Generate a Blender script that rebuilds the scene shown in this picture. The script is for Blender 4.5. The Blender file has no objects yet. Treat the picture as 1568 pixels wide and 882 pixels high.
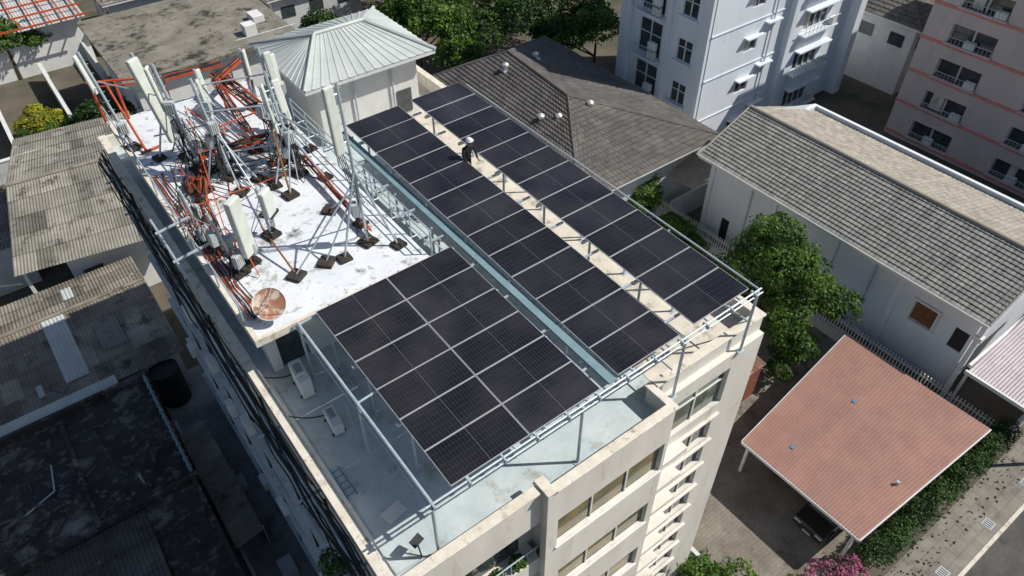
import bpy, math, random
import numpy as np
from mathutils import Vector, Matrix
random.seed(7); rng=np.random.default_rng(7)
SC=bpy.context.scene
# ---------------------------------------------------------------- materials
def mat(name,c1,c2=None,scale=2.0,rough=0.8,c3=None,s3=0.6,t3=0.55,w3=0.12,metal=0.0,bump=0.0,bscale=20,detail=6,spec=0.3,stretch=None,c4=None,s4=4,t4=.62,paver=None,tone=False,pf=.4):
    m=bpy.data.materials.new(name); m.use_nodes=True; nt=m.node_tree; N=nt.nodes; L=nt.links
    b=N['Principled BSDF']; b.inputs['Roughness'].default_value=rough; b.inputs['Metallic'].default_value=metal
    b.inputs['Specular IOR Level'].default_value=spec
    c2=c2 or tuple(v*0.8 for v in c1)
    tc=N.new('ShaderNodeTexCoord'); co=tc.outputs['Object']
    if stretch:
        mp=N.new('ShaderNodeMapping'); mp.inputs['Scale'].default_value=stretch; L.new(co,mp.inputs[0]); co2=mp.outputs[0]
    else: co2=co
    n=N.new('ShaderNodeTexNoise'); n.inputs['Scale'].default_value=scale; n.inputs['Detail'].default_value=detail; n.inputs['Roughness'].default_value=0.65
    L.new(co2,n.inputs['Vector'])
    r=N.new('ShaderNodeValToRGB'); r.color_ramp.elements[0].position=0.35; r.color_ramp.elements[1].position=0.65
    r.color_ramp.elements[0].color=(*c1,1); r.color_ramp.elements[1].color=(*c2,1); L.new(n.outputs['Fac'],r.inputs[0])
    out=r.outputs[0]
    if tone:
        pa=N.new('ShaderNodeAttribute'); pa.attribute_name='tone'; mt=N.new('ShaderNodeMixRGB'); mt.blend_type='MULTIPLY'; mt.inputs[0].default_value=1; L.new(out,mt.inputs[1]); L.new(pa.outputs['Fac'],mt.inputs[2]); out=mt.outputs[0]
    for cc,ss,tt,ww in((c3,s3,t3,w3),(c4,s4,t4,.1)):
        if not cc: continue
        n3=N.new('ShaderNodeTexNoise'); n3.inputs['Scale'].default_value=ss; n3.inputs['Detail'].default_value=10; n3.inputs['Roughness'].default_value=0.72
        L.new(co2,n3.inputs['Vector'])
        r3=N.new('ShaderNodeValToRGB'); r3.color_ramp.elements[0].position=tt; r3.color_ramp.elements[1].position=tt+ww
        L.new(n3.outputs['Fac'],r3.inputs[0])
        mx=N.new('ShaderNodeMixRGB'); mx.inputs[2].default_value=(*cc,1); L.new(r3.outputs[0],mx.inputs[0]); L.new(out,mx.inputs[1]); out=mx.outputs[0]
    if paver:
        bk=N.new('ShaderNodeTexBrick'); bk.inputs['Scale'].default_value=paver; bk.inputs['Color1'].default_value=(1,1,1,1); bk.inputs['Color2'].default_value=(.75,.75,.75,1); bk.inputs['Mortar'].default_value=(.35,.35,.35,1); bk.inputs['Mortar Size'].default_value=.02
        L.new(co,bk.inputs['Vector']); mm=N.new('ShaderNodeMixRGB'); mm.blend_type='MULTIPLY'; mm.inputs[0].default_value=pf; L.new(out,mm.inputs[1]); L.new(bk.outputs[0],mm.inputs[2]); out=mm.outputs[0]
    L.new(out,b.inputs['Base Color'])
    if bump:
        nb=N.new('ShaderNodeTexNoise'); nb.inputs['Scale'].default_value=bscale; nb.inputs['Detail'].default_value=5; L.new(co,nb.inputs['Vector'])
        bp=N.new('ShaderNodeBump'); bp.inputs['Strength'].default_value=bump; bp.inputs['Distance'].default_value=0.03
        L.new(nb.outputs['Fac'],bp.inputs['Height']); L.new(bp.outputs[0],b.inputs['Normal'])
    return m
M={}
M['white_paint']=mat('white_paint',(.70,.70,.68),(.60,.61,.60),1.2,.7,c3=(.36,.36,.35),s3=.9,t3=.60,w3=.2,bump=.2)
M['cream_wall']=mat('cream_wall',(.70,.67,.61),(.59,.565,.51),.8,.75,c3=(.34,.31,.26),s3=2.2,t3=.56,w3=.24,bump=.2,stretch=(1,1,.22))
M['coping']=mat('coping',(.72,.68,.60),(.58,.53,.44),2.5,.75,c3=(.24,.20,.15),s3=3,t3=.55,w3=.15)
M['roof_white']=mat('roof_white',(.72,.75,.78),(.60,.64,.68),.7,.6,c3=(.09,.09,.085),s3=1.1,t3=.545,w3=.14,bump=.3,bscale=8,c4=(.36,.34,.30),s4=3.2,t4=.56)
M['deck_paint']=mat('deck_paint',(.52,.58,.60),(.40,.47,.49),.9,.65,c3=(.26,.24,.19),s3=.8,t3=.54,w3=.14,bump=.2,bscale=10,c4=(.60,.58,.52),s4=2.3,t4=.6)
M['deck_cream']=mat('deck_cream',(.66,.62,.54),(.52,.48,.41),1.5,.75,c3=(.22,.19,.15),s3=1.5,t3=.54,w3=.14)
M['steel']=mat('galvanised_steel',(.50,.57,.61),(.38,.45,.49),6,.45,metal=.3,c3=(.25,.2,.16),s3=5,t3=.68,w3=.1)
M['teal']=mat('walkway_steel',(.20,.30,.33),(.15,.24,.27),3,.6,c3=(.34,.37,.35),s3=2,t3=.62,w3=.15)
M['frame']=mat('panel_frame',(.62,.63,.65),(.55,.56,.58),10,.4,metal=.4)
M['black']=mat('black_rubber',(.02,.02,.022),(.035,.035,.035),10,.7)
M['pad']=mat('bitumen_pad',(.025,.022,.02),(.06,.05,.04),6,.9,bump=.3)
M['antenna']=mat('antenna_radome',(.62,.65,.60),(.54,.57,.52),3,.5,c3=(.36,.36,.30),s3=4,t3=.62,w3=.2)
M['unitgrey']=mat('unit_grey',(.46,.49,.51),(.36,.39,.41),5,.5)
M['orange']=mat('orange_paint',(.52,.10,.035),(.34,.06,.02),5,.55,c3=(.12,.05,.03),s3=4,t3=.58)
M['rust']=mat('rusty_dish',(.40,.19,.11),(.30,.13,.08),3,.8,c3=(.58,.50,.41),s3=2.5,t3=.47,w3=.08)
M['rustsheet']=mat('rusty_sheet',(.20,.10,.07),(.13,.07,.05),3,.8,c3=(.33,.27,.22),s3=2,t3=.53,w3=.1)
M['copper']=mat('brown_metal',(.16,.06,.04),(.10,.04,.03),5,.7)
M['asb']=mat('fibre_cement',(.27,.255,.22),(.18,.17,.148),.7,.9,c3=(.06,.055,.05),s3=1.1,t3=.54,w3=.14,bump=.2,tone=True)
M['asb2']=mat('fibre_cement_brown',(.26,.235,.195),(.15,.135,.11),.6,.9,c3=(.05,.045,.04),s3=.8,t3=.55,w3=.12,bump=.2,c4=(.35,.32,.28),s4=.7,t4=.6,tone=True)
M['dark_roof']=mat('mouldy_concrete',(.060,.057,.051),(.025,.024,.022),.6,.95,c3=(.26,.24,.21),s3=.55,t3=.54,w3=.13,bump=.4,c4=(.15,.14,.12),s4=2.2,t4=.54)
M['conc_stain']=mat('stained_concrete',(.25,.235,.20),(.16,.145,.12),.5,.9,c3=(.035,.033,.028),s3=.45,t3=.52,w3=.1,bump=.3,c4=(.05,.047,.04),s4=1.6,t4=.56)
M['dark_corr']=mat('dark_corrugated',(.10,.095,.088),(.055,.052,.05),1,.9,c3=(.15,.14,.12),s3=.7,t3=.56,tone=True)
M['tile']=mat('grey_tile',(.25,.25,.232),(.18,.185,.172),1.5,.75,c3=(.11,.11,.10),s3=.5,t3=.56,w3=.2,tone=True)
M['tile_far']=mat('beige_sunlit_tile',(.36,.33,.28),(.28,.26,.22),1.2,.8,c3=(.2,.18,.16),s3=.4,t3=.58,w3=.2,tone=True)  # beige, with the far slope's lighter look from the sun angle put into the colour
M['tile_dark']=mat('weathered_tile',(.125,.115,.108),(.075,.07,.068),.8,.85,c3=(.21,.20,.18),s3=.4,t3=.54,w3=.2,tone=True)
M['terra']=mat('terracotta_sheet',(.31,.175,.14),(.26,.145,.118),.8,.65,c3=(.19,.115,.09),s3=.5,t3=.56,w3=.2,c4=(.36,.225,.185),s4=2,t4=.6,tone=True)
M['white_sheet']=mat('white_metal_sheet',(.50,.53,.52),(.42,.46,.45),1.2,.5,c3=(.28,.29,.27),s3=.7,t3=.58,w3=.2,tone=True)
M['lilac']=mat('translucent_sheet',(.42,.37,.40),(.34,.30,.33),1.5,.4,c3=(.5,.46,.47),s3=1)
M['tower']=mat('tower_paint',(.70,.74,.80),(.60,.655,.72),.5,.7,c3=(.40,.43,.48),s3=1.5,t3=.57,w3=.22,stretch=(1,1,.2))
M['pinkwall']=mat('pink_cream_wall',(.58,.50,.48),(.49,.42,.41),.5,.8,c3=(.33,.28,.27),s3=1.2,t3=.58,w3=.2,stretch=(1,1,.25))
M['pink']=mat('pink_band',(.62,.25,.22),(.52,.20,.18),2,.7)
M['wallgrey']=mat('house_wall',(.55,.57,.57),(.45,.47,.48),.6,.8,c3=(.22,.22,.21),s3=1.8,t3=.54,w3=.2,stretch=(1,1,.3))
M['brick']=mat('red_brick',(.30,.10,.06),(.20,.07,.045),3,.85,c3=(.35,.28,.22),s3=3,t3=.56,paver=3)
M['wood']=mat('wood_shutter',(.26,.13,.06),(.18,.09,.04),4,.6)
M['glassdark']=mat('window_glass',(.03,.04,.045),(.06,.07,.075),2,.08,spec=.8)
M['glasswarm']=mat('curtained_glass',(.26,.18,.07),(.04,.07,.04),1.3,.1,spec=.8,c3=(.46,.42,.30),s3=1.4,t3=.6)
M['glassgreen']=mat('green_glass',(.11,.15,.11),(.05,.07,.06),1.2,.1,spec=.8,c3=(.40,.40,.36),s3=1.6,t3=.56)
M['asphalt']=mat('asphalt',(.10,.097,.09),(.065,.064,.062),1.2,.9,c3=(.035,.035,.035),s3=.6,t3=.56,w3=.15,bump=.4,c4=(.15,.14,.125),s4=3,t4=.6)
M['paving']=mat('concrete_paving',(.27,.25,.215),(.18,.165,.145),.9,.9,c3=(.09,.085,.07),s3=.7,t3=.54,w3=.15,bump=.3,paver=.5,pf=.3)
M['yard']=mat('yard_concrete',(.25,.225,.185),(.155,.14,.115),.7,.9,c3=(.05,.06,.035),s3=.5,t3=.54,w3=.15,bump=.3,paver=1.3,pf=.4)
M['alley']=mat('alley_concrete',(.27,.27,.26),(.17,.17,.16),.9,.9,c3=(.07,.07,.065),s3=.8,t3=.55,w3=.15,bump=.3)
M['soil']=mat('ground_soil',(.13,.11,.085),(.08,.075,.06),.3,.95,c3=(.05,.07,.03),s3=.15,t3=.5,w3=.15,bump=.4)
M['trunk']=mat('bark',(.10,.075,.05),(.06,.045,.03),8,.95,bump=.5)
M['skin']=mat('skin',(.30,.17,.11),(.26,.15,.10),8,.6)
M['cloth']=mat('dark_cloth',(.015,.015,.018),(.025,.025,.03),8,.9)
M['carpaint']=mat('dark_car_paint',(.02,.022,.025),(.025,.027,.03),5,.2,spec=.7)
M['chrome']=mat('lamp_glass',(.6,.6,.6),(.5,.5,.5),5,.15,spec=.8)
M['bluetarp']=mat('blue_sheet',(.10,.22,.36),(.08,.16,.28),2,.6)
M['silver_duct']=mat('turbine_metal',(.72,.72,.70),(.6,.6,.6),5,.35,metal=.5)
M['pot']=mat('clay_pot',(.30,.13,.07),(.22,.10,.06),5,.8)

def leafmat(name,dark,light):
    m=bpy.data.materials.new(name); m.use_nodes=True; nt=m.node_tree; N=nt.nodes; L=nt.links
    b=N['Principled BSDF']; b.inputs['Roughness'].default_value=.55; b.inputs['Specular IOR Level'].default_value=.3
    a=N.new('ShaderNodeAttribute'); a.attribute_name='shade'
    r=N.new('ShaderNodeValToRGB'); r.color_ramp.elements[0].color=(*dark,1); r.color_ramp.elements[1].color=(*light,1)
    L.new(a.outputs['Fac'],r.inputs[0]); L.new(r.outputs[0],b.inputs['Base Color'])
    t=N.new('ShaderNodeBsdfTranslucent'); L.new(r.outputs[0],t.inputs[0])
    mx=N.new('ShaderNodeMixShader'); mx.inputs[0].default_value=.3; L.new(b.outputs[0],mx.inputs[1]); L.new(t.outputs[0],mx.inputs[2])
    L.new(mx.outputs[0],N['Material Output'].inputs[0]); return m
M['leaf']=leafmat('leaf_green',(.018,.050,.010),(.12,.22,.03))
M['leafd']=leafmat('leaf_dark',(.010,.030,.008),(.06,.125,.022))
M['leafy']=leafmat('leaf_yellow',(.08,.12,.01),(.42,.40,.03))
M['leafp']=leafmat('leaf_pink',(.03,.06,.02),(.55,.14,.30))

def pvmat():
    m=bpy.data.materials.new('solar_cells'); m.use_nodes=True; nt=m.node_tree; N=nt.nodes; L=nt.links
    b=N['Principled BSDF']; b.inputs['Roughness'].default_value=.24; b.inputs['Specular IOR Level'].default_value=.45
    uv=N.new('ShaderNodeUVMap'); uv.uv_map='UVMap'; sp=N.new('ShaderNodeSeparateXYZ'); L.new(uv.outputs[0],sp.inputs[0])
    def line(sock,n,w):
        a=N.new('ShaderNodeMath'); a.operation='MULTIPLY'; L.new(sock,a.inputs[0]); a.inputs[1].default_value=n
        f=N.new('ShaderNodeMath'); f.operation='FRACT'; L.new(a.outputs[0],f.inputs[0])
        s=N.new('ShaderNodeMath'); s.operation='SUBTRACT'; L.new(f.outputs[0],s.inputs[0]); s.inputs[1].default_value=.5
        ab=N.new('ShaderNodeMath'); ab.operation='ABSOLUTE'; L.new(s.outputs[0],ab.inputs[0])
        g=N.new('ShaderNodeMath'); g.operation='GREATER_THAN'; L.new(ab.outputs[0],g.inputs[0]); g.inputs[1].default_value=.5-w
        return g.outputs[0]
    l1=line(sp.outputs[0],24,.05); l2=line(sp.outputs[1],6,.025)
    c=N.new('ShaderNodeMath'); c.operation='SUBTRACT'; L.new(sp.outputs[0],c.inputs[0]); c.inputs[1].default_value=.5
    ca=N.new('ShaderNodeMath'); ca.operation='ABSOLUTE'; L.new(c.outputs[0],ca.inputs[0])
    cl=N.new('ShaderNodeMath'); cl.operation='LESS_THAN'; L.new(ca.outputs[0],cl.inputs[0]); cl.inputs[1].default_value=.0045
    dash=line(sp.outputs[1],18,.28)
    cd=N.new('ShaderNodeMath'); cd.operation='MULTIPLY'; L.new(cl.outputs[0],cd.inputs[0]); L.new(dash,cd.inputs[1])
    mxl=N.new('ShaderNodeMath'); mxl.operation='MAXIMUM'; L.new(l1,mxl.inputs[0]); L.new(l2,mxl.inputs[1])
    tc=N.new('ShaderNodeTexCoord'); n=N.new('ShaderNodeTexNoise'); n.inputs['Scale'].default_value=.7; n.inputs['Detail'].default_value=6; L.new(tc.outputs['Object'],n.inputs[0])
    r=N.new('ShaderNodeValToRGB'); r.color_ramp.elements[0].color=(.008,.008,.011,1); r.color_ramp.elements[1].color=(.027,.025,.029,1)
    r.color_ramp.elements[0].position=.35; r.color_ramp.elements[1].position=.68; L.new(n.outputs['Fac'],r.inputs[0])
    pa=N.new('ShaderNodeAttribute'); pa.attribute_name='tone'; mt=N.new('ShaderNodeMixRGB'); mt.blend_type='MULTIPLY'; mt.inputs[0].default_value=1; L.new(r.outputs[0],mt.inputs[1]); L.new(pa.outputs['Fac'],mt.inputs[2])
    a1=N.new('ShaderNodeMixRGB'); a1.inputs[2].default_value=(.040,.040,.046,1); L.new(mxl.outputs[0],a1.inputs[0]); L.new(mt.outputs[0],a1.inputs[1])
    a2=N.new('ShaderNodeMixRGB'); a2.inputs[2].default_value=(.13,.13,.14,1); L.new(cd.outputs[0],a2.inputs[0]); L.new(a1.outputs[0],a2.inputs[1])
    L.new(a2.outputs[0],b.inputs['Base Color']); return m
M['pv']=pvmat()

# ---------------------------------------------------------------- mesh building helpers
def group(name,loc=(0,0,0)):
    e=bpy.data.objects.new(name,None); SC.collection.objects.link(e); e.empty_display_size=.3; return e
class Part:
    def __init__(s,name,parent,m): s.n=name;s.p=parent;s.m=m;s.v=[];s.f=[];s.t={}
    def quad(s,a,b,c,d):
        k=len(s.v); s.v+=[tuple(a),tuple(b),tuple(c),tuple(d)]; s.f.append((k,k+1,k+2,k+3)); return s
    def box(s,x0,x1,y0,y1,z0,z1):
        k=len(s.v); s.v+=[(x0,y0,z0),(x1,y0,z0),(x1,y1,z0),(x0,y1,z0),(x0,y0,z1),(x1,y0,z1),(x1,y1,z1),(x0,y1,z1)]
        s.f+=[(k,k+3,k+2,k+1),(k+4,k+5,k+6,k+7),(k,k+1,k+5,k+4),(k+1,k+2,k+6,k+5),(k+2,k+3,k+7,k+6),(k+3,k,k+4,k+7)]; return s
    def obox(s,c,ax,ay,az,sx,sy,sz):
        c=Vector(c);ax=Vector(ax).normalized()*sx/2;ay=Vector(ay).normalized()*sy/2;az=Vector(az).normalized()*sz/2
        k=len(s.v)
        for dz in(-1,1):
            for dx,dy in((-1,-1),(1,-1),(1,1),(-1,1)): s.v.append(tuple(c+ax*dx+ay*dy+az*dz))
        s.f+=[(k,k+3,k+2,k+1),(k+4,k+5,k+6,k+7),(k,k+1,k+5,k+4),(k+1,k+2,k+6,k+5),(k+2,k+3,k+7,k+6),(k+3,k,k+4,k+7)]; return s
    def cyl(s,a,b,r,n=8,r2=None):
        a=Vector(a);b=Vector(b);d=(b-a).normalized(); u=d.orthogonal().normalized(); w=d.cross(u); r2=r if r2 is None else r2
        k=len(s.v)
        for i in range(n):
            t=2*math.pi*i/n; o=u*math.cos(t)+w*math.sin(t); s.v.append(tuple(a+o*r)); s.v.append(tuple(b+o*r2))
        for i in range(n):
            j=(i+1)%n; s.f.append((k+2*i,k+2*j,k+2*j+1,k+2*i+1))
        s.f.append(tuple(k+2*i for i in range(n))[::-1]); s.f.append(tuple(k+2*i+1 for i in range(n))); return s
    def pipe(s,pts,r,n=6):
        for a,b in zip(pts[:-1],pts[1:]): s.cyl(a,b,r,n)
        return s
    def cable(s,a,b,sag,r,k=6):
        a=Vector(a);b=Vector(b);P=[]
        for i in range(k+1):
            t=i/k; p=a.lerp(b,t); p.z-=sag*4*t*(1-t); P.append(p)
        return s.pipe(P,r,4)
    def corr(s,A,B,C,D,nu,amp,nv=1,kind='wave'):
        A,B,C,D=map(Vector,(A,B,C,D)); nrm=(B-A).cross(D-A).normalized()
        if nrm.z<0: nrm=-nrm
        us=[];hs=[]
        for i in range(nu):
            if kind=='wave':
                for q,h in((0,0),(.25,.7),(.5,1),(.75,.7)): us.append((i+q)/nu);hs.append(h*amp)
            else:
                for q,h in((0,0),(.72,0),(.78,1),(.94,1)): us.append((i+q)/nu);hs.append(h*amp)
        us.append(1);hs.append(0); w=len(us)
        sp=.22 if nv>1 else .06
        for j in range(nv):
            k=len(s.v); tn=1; off=random.randint(0,19)
            for t,st in((j/nv,.03 if nv>1 else 0),((j+1)/nv,0)):
                for uu,h in zip(us,hs): s.v.append(tuple(A.lerp(B,uu).lerp(D.lerp(C,uu),t)+nrm*(h+st)))
            for i in range(w-1):
                if (i+off)%20==0 or i==0: tn=random.uniform(1-sp,1+sp)*(random.choice((.65,1.35)) if nv>1 and random.random()<.1 else 1)
                s.t[len(s.f)]=tn; a=k+i; s.f.append((a,a+1,a+w+1,a+w))
        return s
    def tiles(s,A,B,C,D,rows,cols,step=.05,amp=.03):
        A,B,C,D=map(Vector,(A,B,C,D)); nrm=(B-A).cross(D-A).normalized()
        if nrm.z<0: nrm=-nrm
        for j in range(rows):
            t0=j/rows;t1=(j+1)/rows
            a0=A.lerp(D,t0);b0=B.lerp(C,t0);a1=A.lerp(D,t1);b1=B.lerp(C,t1); k=len(s.v)
            c=max(1,int(cols*((b0-a0).length/(max((B-A).length,(C-D).length)))))
            for i in range(c*2+1):
                uu=i/(c*2); h=amp*(1 if i%2 else 0)+random.uniform(-.006,.006)
                s.v.append(tuple(a0.lerp(b0,uu)+nrm*(h))); s.v.append(tuple(a0.lerp(b0,uu)+nrm*(step+h))); s.v.append(tuple(a1.lerp(b1,uu)+nrm*(h*.6)))
            for i in range(c*2):
                if i%2==0: tn=random.uniform(.82,1.18)
                s.t[len(s.f)]=tn; s.t[len(s.f)+1]=tn
                a=k+3*i; s.f.append((a,a+3,a+4,a+1)); s.f.append((a+1,a+4,a+5,a+2))
        return s
    def wall_open(s,axis,pos,th,u0,u1,z0,z1,ops):
        us=sorted({u0,u1,*[o[0] for o in ops],*[o[1] for o in ops]}); zs=sorted({z0,z1,*[o[2] for o in ops],*[o[3] for o in ops]})
        for a,b in zip(us[:-1],us[1:]):
            for c,d in zip(zs[:-1],zs[1:]):
                mu=(a+b)/2;mz=(c+d)/2
                if any(o[0]<mu<o[1] and o[2]<mz<o[3] for o in ops): continue
                if axis=='y': s.box(a,b,pos,pos+th,c,d)
                else: s.box(pos,pos+th,a,b,c,d)
        return s
    def done(s,smooth=False,bevel=0):
        me=bpy.data.meshes.new(s.n); me.from_pydata(s.v,[],s.f); me.update()
        at=me.attributes.new('tone','FLOAT','FACE'); at.data.foreach_set('value',np.array([s.t.get(i,1.0) for i in range(len(s.f))],dtype=np.float32))
        o=bpy.data.objects.new(s.n,me); SC.collection.objects.link(o); o.parent=s.p; me.materials.append(M[s.m] if isinstance(s.m,str) else s.m)
        if smooth:
            for p in me.polygons: p.use_smooth=True
        if bevel:
            b=o.modifiers.new('b','BEVEL'); b.width=bevel; b.segments=2; b.limit_method='ANGLE'
        return o

def foliage(P,mname,blobs,n,leaf,name='crown',flat=.75):
    bl=np.array(blobs,float); w=bl[:,3]**2; w/=w.sum()
    idx=rng.choice(len(bl),n,p=w); d=rng.normal(size=(n,3)); d/=np.linalg.norm(d,axis=1)[:,None]
    d[:,2]=np.where(d[:,2]<-.3,-d[:,2],d[:,2])
    rr=1-np.abs(rng.normal(0,.22,n)); rr=np.clip(rr,.1,1.12)
    lump=1+.18*np.sin(d[:,0]*5+bl[idx,0]*3)*np.cos(d[:,1]*6+bl[idx,1]*2)+.1*np.sin(d[:,2]*9)
    c=bl[idx,:3]+d*(bl[idx,3]*rr*lump)[:,None]*np.array([1,1,flat])
    keep=np.sin(c[:,0]*2.3)*np.sin(c[:,1]*2.7+1)*np.sin(c[:,2]*3.1)<.45
    c=c[keep];d=d[keep];n=len(c)
    nr=d+rng.normal(0,.7,(n,3)); nr[:,2]+=.3; nr/=np.linalg.norm(nr,axis=1)[:,None]
    t=np.cross(nr,rng.normal(size=(n,3))); t/=np.linalg.norm(t,axis=1)[:,None]; b=np.cross(nr,t)
    sz=leaf*rng.uniform(.6,1.4,n)[:,None]
    v=np.stack([c-t*sz,c+b*sz*.55,c+t*sz,c-b*sz*.55],1).reshape(-1,3)
    f=np.arange(4*n).reshape(-1,4)
    me=bpy.data.meshes.new(name); me.from_pydata(v.tolist(),[],f.tolist()); me.update()
    at=me.attributes.new('shade','FLOAT','FACE')
    cl=.5+.35*np.sin(c[:,0]*1.7+c[:,2])*np.sin(c[:,1]*1.9+.5)+rng.normal(0,.22,n)
    at.data.foreach_set('value',np.clip(cl,0,1).astype(np.float32))
    o=bpy.data.objects.new(name,me); SC.collection.objects.link(o); o.parent=P; me.materials.append(M[mname]); return o
def tree(name,x,y,zg,h,blobs,n,leaf,mname='leaf'):
    P=group(name); t=Part('trunk',P,'trunk'); top=zg+h*.55
    t.cyl((x,y,zg),(x+.1,y,top),.18,8,.1)
    for b in blobs: t.cyl((x+.05,y,zg+h*.4),(x+b[0],y+b[1],zg+b[2]-.2),.09,6,.03)
    t.done(); foliage(P,mname,[(x+b[0],y+b[1],zg+b[2],b[3]) for b in blobs],n,leaf); return P

G=-17.0
# ---------------------------------------------------------------- ground
def sheet(name,m,pts,z):
    p=Part(name,None,m); p.v=[(a,b,z) for a,b in pts]; p.f=[tuple(range(len(pts)))]; return p.done()
sheet('ground','soil',[(-300,-300),(400,-300),(400,400),(-300,400)],G)
sheet('yard_paving','yard',[(11.8,-12.3),(30.6,-12.3),(30.6,20),(11.8,20)],G+.01)
sheet('alley_paving','alley',[(-5.2,-20),(-2.1,-20),(-2.1,20),(-5.2,20)],G+.012)
sheet('sidewalk','paving',[(-40,-15.0),(80,-15.0),(80,-12.9),(-40,-12.9)],G+.12)
sheet('verge','soil',[(12,-12.9),(80,-12.9),(80,-12.3),(12,-12.3)],G+.1)
k=Part('kerb',None,'deck_cream'); k.box(-40,80,-15.18,-15.0,G,G+.13); k.done()
sheet('road','asphalt',[(-60,-24),(100,-24),(100,-15.18),(-60,-15.18)],G+.006)
ln=Part('road_marking',None,'white_paint'); 
for i in range(-10,25): ln.quad((i*4,-19.1,G+.012),(i*4+2,-19.1,G+.012),(i*4+2,-19.0,G+.012),(i*4,-19.0,G+.012))
ln.done()
mh=group('drain_cover'); q=Part('frame',mh,'unitgrey'); q2=Part('slots',mh,'black')
for xx in(21.4,25.6,29.4):
    q.box(xx,xx+.55,-14.75,-14.25,G+.12,G+.13)
    for i in range(4): q2.box(xx+.06+i*.12,xx+.11+i*.12,-14.7,-14.3,G+.13,G+.134)
q.done(); q2.done()
lit=Part('leaf_litter',None,'leafd'); 
for i in range(420):
    x=random.uniform(12.5,31) if i%2 else random.uniform(17,31); y=random.uniform(-5,8) if i%2 else random.uniform(-14.2,-12.6); s_=random.uniform(.04,.12); a_=random.uniform(0,3); z=G+.02+(0 if i%2 else .12)
    lit.quad((x+s_*math.cos(a_),y+s_*math.sin(a_),z),(x-s_*.4*math.sin(a_),y+s_*.4*math.cos(a_),z+.02),(x-s_*math.cos(a_),y-s_*math.sin(a_),z),(x+s_*.4*math.sin(a_),y-s_*.4*math.cos(a_),z+.02))
lit.done()

# ---------------------------------------------------------------- main building
B=group('white_apartment_building')
w=Part('walls',B,'cream_wall')
w.box(-2.1,11.8,-6.8,17.2,G,-.25)
w.done()
d=Part('roof_deck',B,'deck_paint'); d.box(-2.09,11.79,-6.79,17.19,-.25,0); d.box(-1.9,2.5,-7.2,-6.79,-.25,-.001); d.box(2.7,6.85,-7.45,-6.79,-.25,-.002); d.done()
d=Part('deck_bare_strips',B,'deck_cream'); d.box(4.25,5.1,.3,16.9,0,.012); d.box(7.5,11.6,-6.6,17,0,.012); d.done()
pp=Part('parapet',B,'cream_wall')
pp.box(-2.1,-1.9,-7.4,17.2,0,.5); pp.box(-1.9,2.55,-7.4,-7.2,-1.0,.55); pp.box(7.0,11.8,-6.8,-6.62,0,.65); pp.box(11.62,11.8,-6.62,17.2,0,.65); pp.box(-1.9,11.62,17.02,17.2,0,.5)
pp.box(2.35,2.55,-7.65,-7.4,-17,.62); pp.box(-2.1,-1.9,-7.4,-6.8,G,0)
pp.box(6.85,7.0,-7.48,-6.62,0,.6)
pp.done()
cp=Part('coping',B,'coping')
cp.box(-2.16,-1.86,-7.46,17.2,.5,.56); cp.box(-1.86,2.3,-7.46,-7.16,.55,.61); cp.box(2.3,2.6,-7.7,-7.1,.625,.70); cp.box(2.6,7.05,-7.72,-7.42,.60,.68)
cp.box(6.8,7.05,-7.42,-6.56,.60,.68); cp.box(7.05,11.86,-6.86,-6.56,.65,.72); cp.box(11.56,11.86,-6.56,17.2,.65,.72)
cp.done(bevel=.012)
bay=Part('front_bay',B,'cream_wall')
ops=[(2.75,6.85,-2.45,-1.0)]
for i in range(1,6): ops.append((2.9,6.7,-2.45-i*3.0,-1.2-i*3.0))
bay.wall_open('y',-7.65,.2,2.55,7.0,G,.60,ops); bay.box(6.8,7.0,-7.45,-6.8,G,0); bay.box(2.55,2.75,-7.45,-6.8,G,0)
bay.done()
gl=Part('bay_glass',B,'glasswarm'); fr=Part('window_frames',B,'white_paint')
for o in ops:
    gl.box(o[0],o[1],-7.50,-7.48,o[2],o[3])
    for q in range(4):
        xx=o[0]+(o[1]-o[0])*q/3; fr.box(xx-.03,xx+.03,-7.55,-7.51,o[2],o[3])
    fr.box(o[0],o[1],-7.555,-7.51,o[2]-.03,o[2]+.04); fr.box(o[0],o[1],-7.555,-7.51,o[3]-.04,o[3]+.03); fr.box(o[0]-.05,o[1]+.05,-7.71,-7.652,o[2]-.08,o[2]-.02)
gl.done()
rs=Part('front_right_wall',B,'cream_wall'); rops=[(7.7,10.4,-2.45,-.7)]
for i in range(0,9): rops.append((8.7,10.2,-4.35-i*1.5,-3.2-i*1.5))
for i in range(0,9): rops.append((7.2,8.3,-4.35-i*1.5,-3.2-i*1.5))
rs.wall_open('y',-7.0,.2,7.0,11.8,G,-.0,rops); rs.done()
g2=Part('right_glass',B,'glassgreen'); g3=Part('recess_windows',B,'glassdark')
for n_,o in enumerate(rops):
    (g2 if n_==0 else g3).box(o[0],o[1],-6.84,-6.82,o[2],o[3])
    for q in range(3):
        xx=o[0]+(o[1]-o[0])*q/2; fr.box(xx-.03,xx+.03,-6.89,-6.85,o[2],o[3])
    if n_==0: fr.box(o[0],o[1],-6.9,-6.85,-1.3,-1.25)
g2.done(); g3.done()
lg=Part('ledges',B,'cream_wall')
for i in range(10):
    z=-3.0-i*1.5+.05; lg.box(7.003,8.5,-7.42,-7.0,z-.24,z); lg.box(8.5,10.4,-7.12,-7.0,z-.12,z-.03)
lg.done(bevel=.015)
lb=Part('balcony_slabs',B,'cream_wall'); lb.box(-1.9,2.35,-7.38,-6.8,-1.0,-.26)
br=Part('balcony_rail',B,'steel'); bd=Part('balcony_doors',B,'glassdark')
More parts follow.
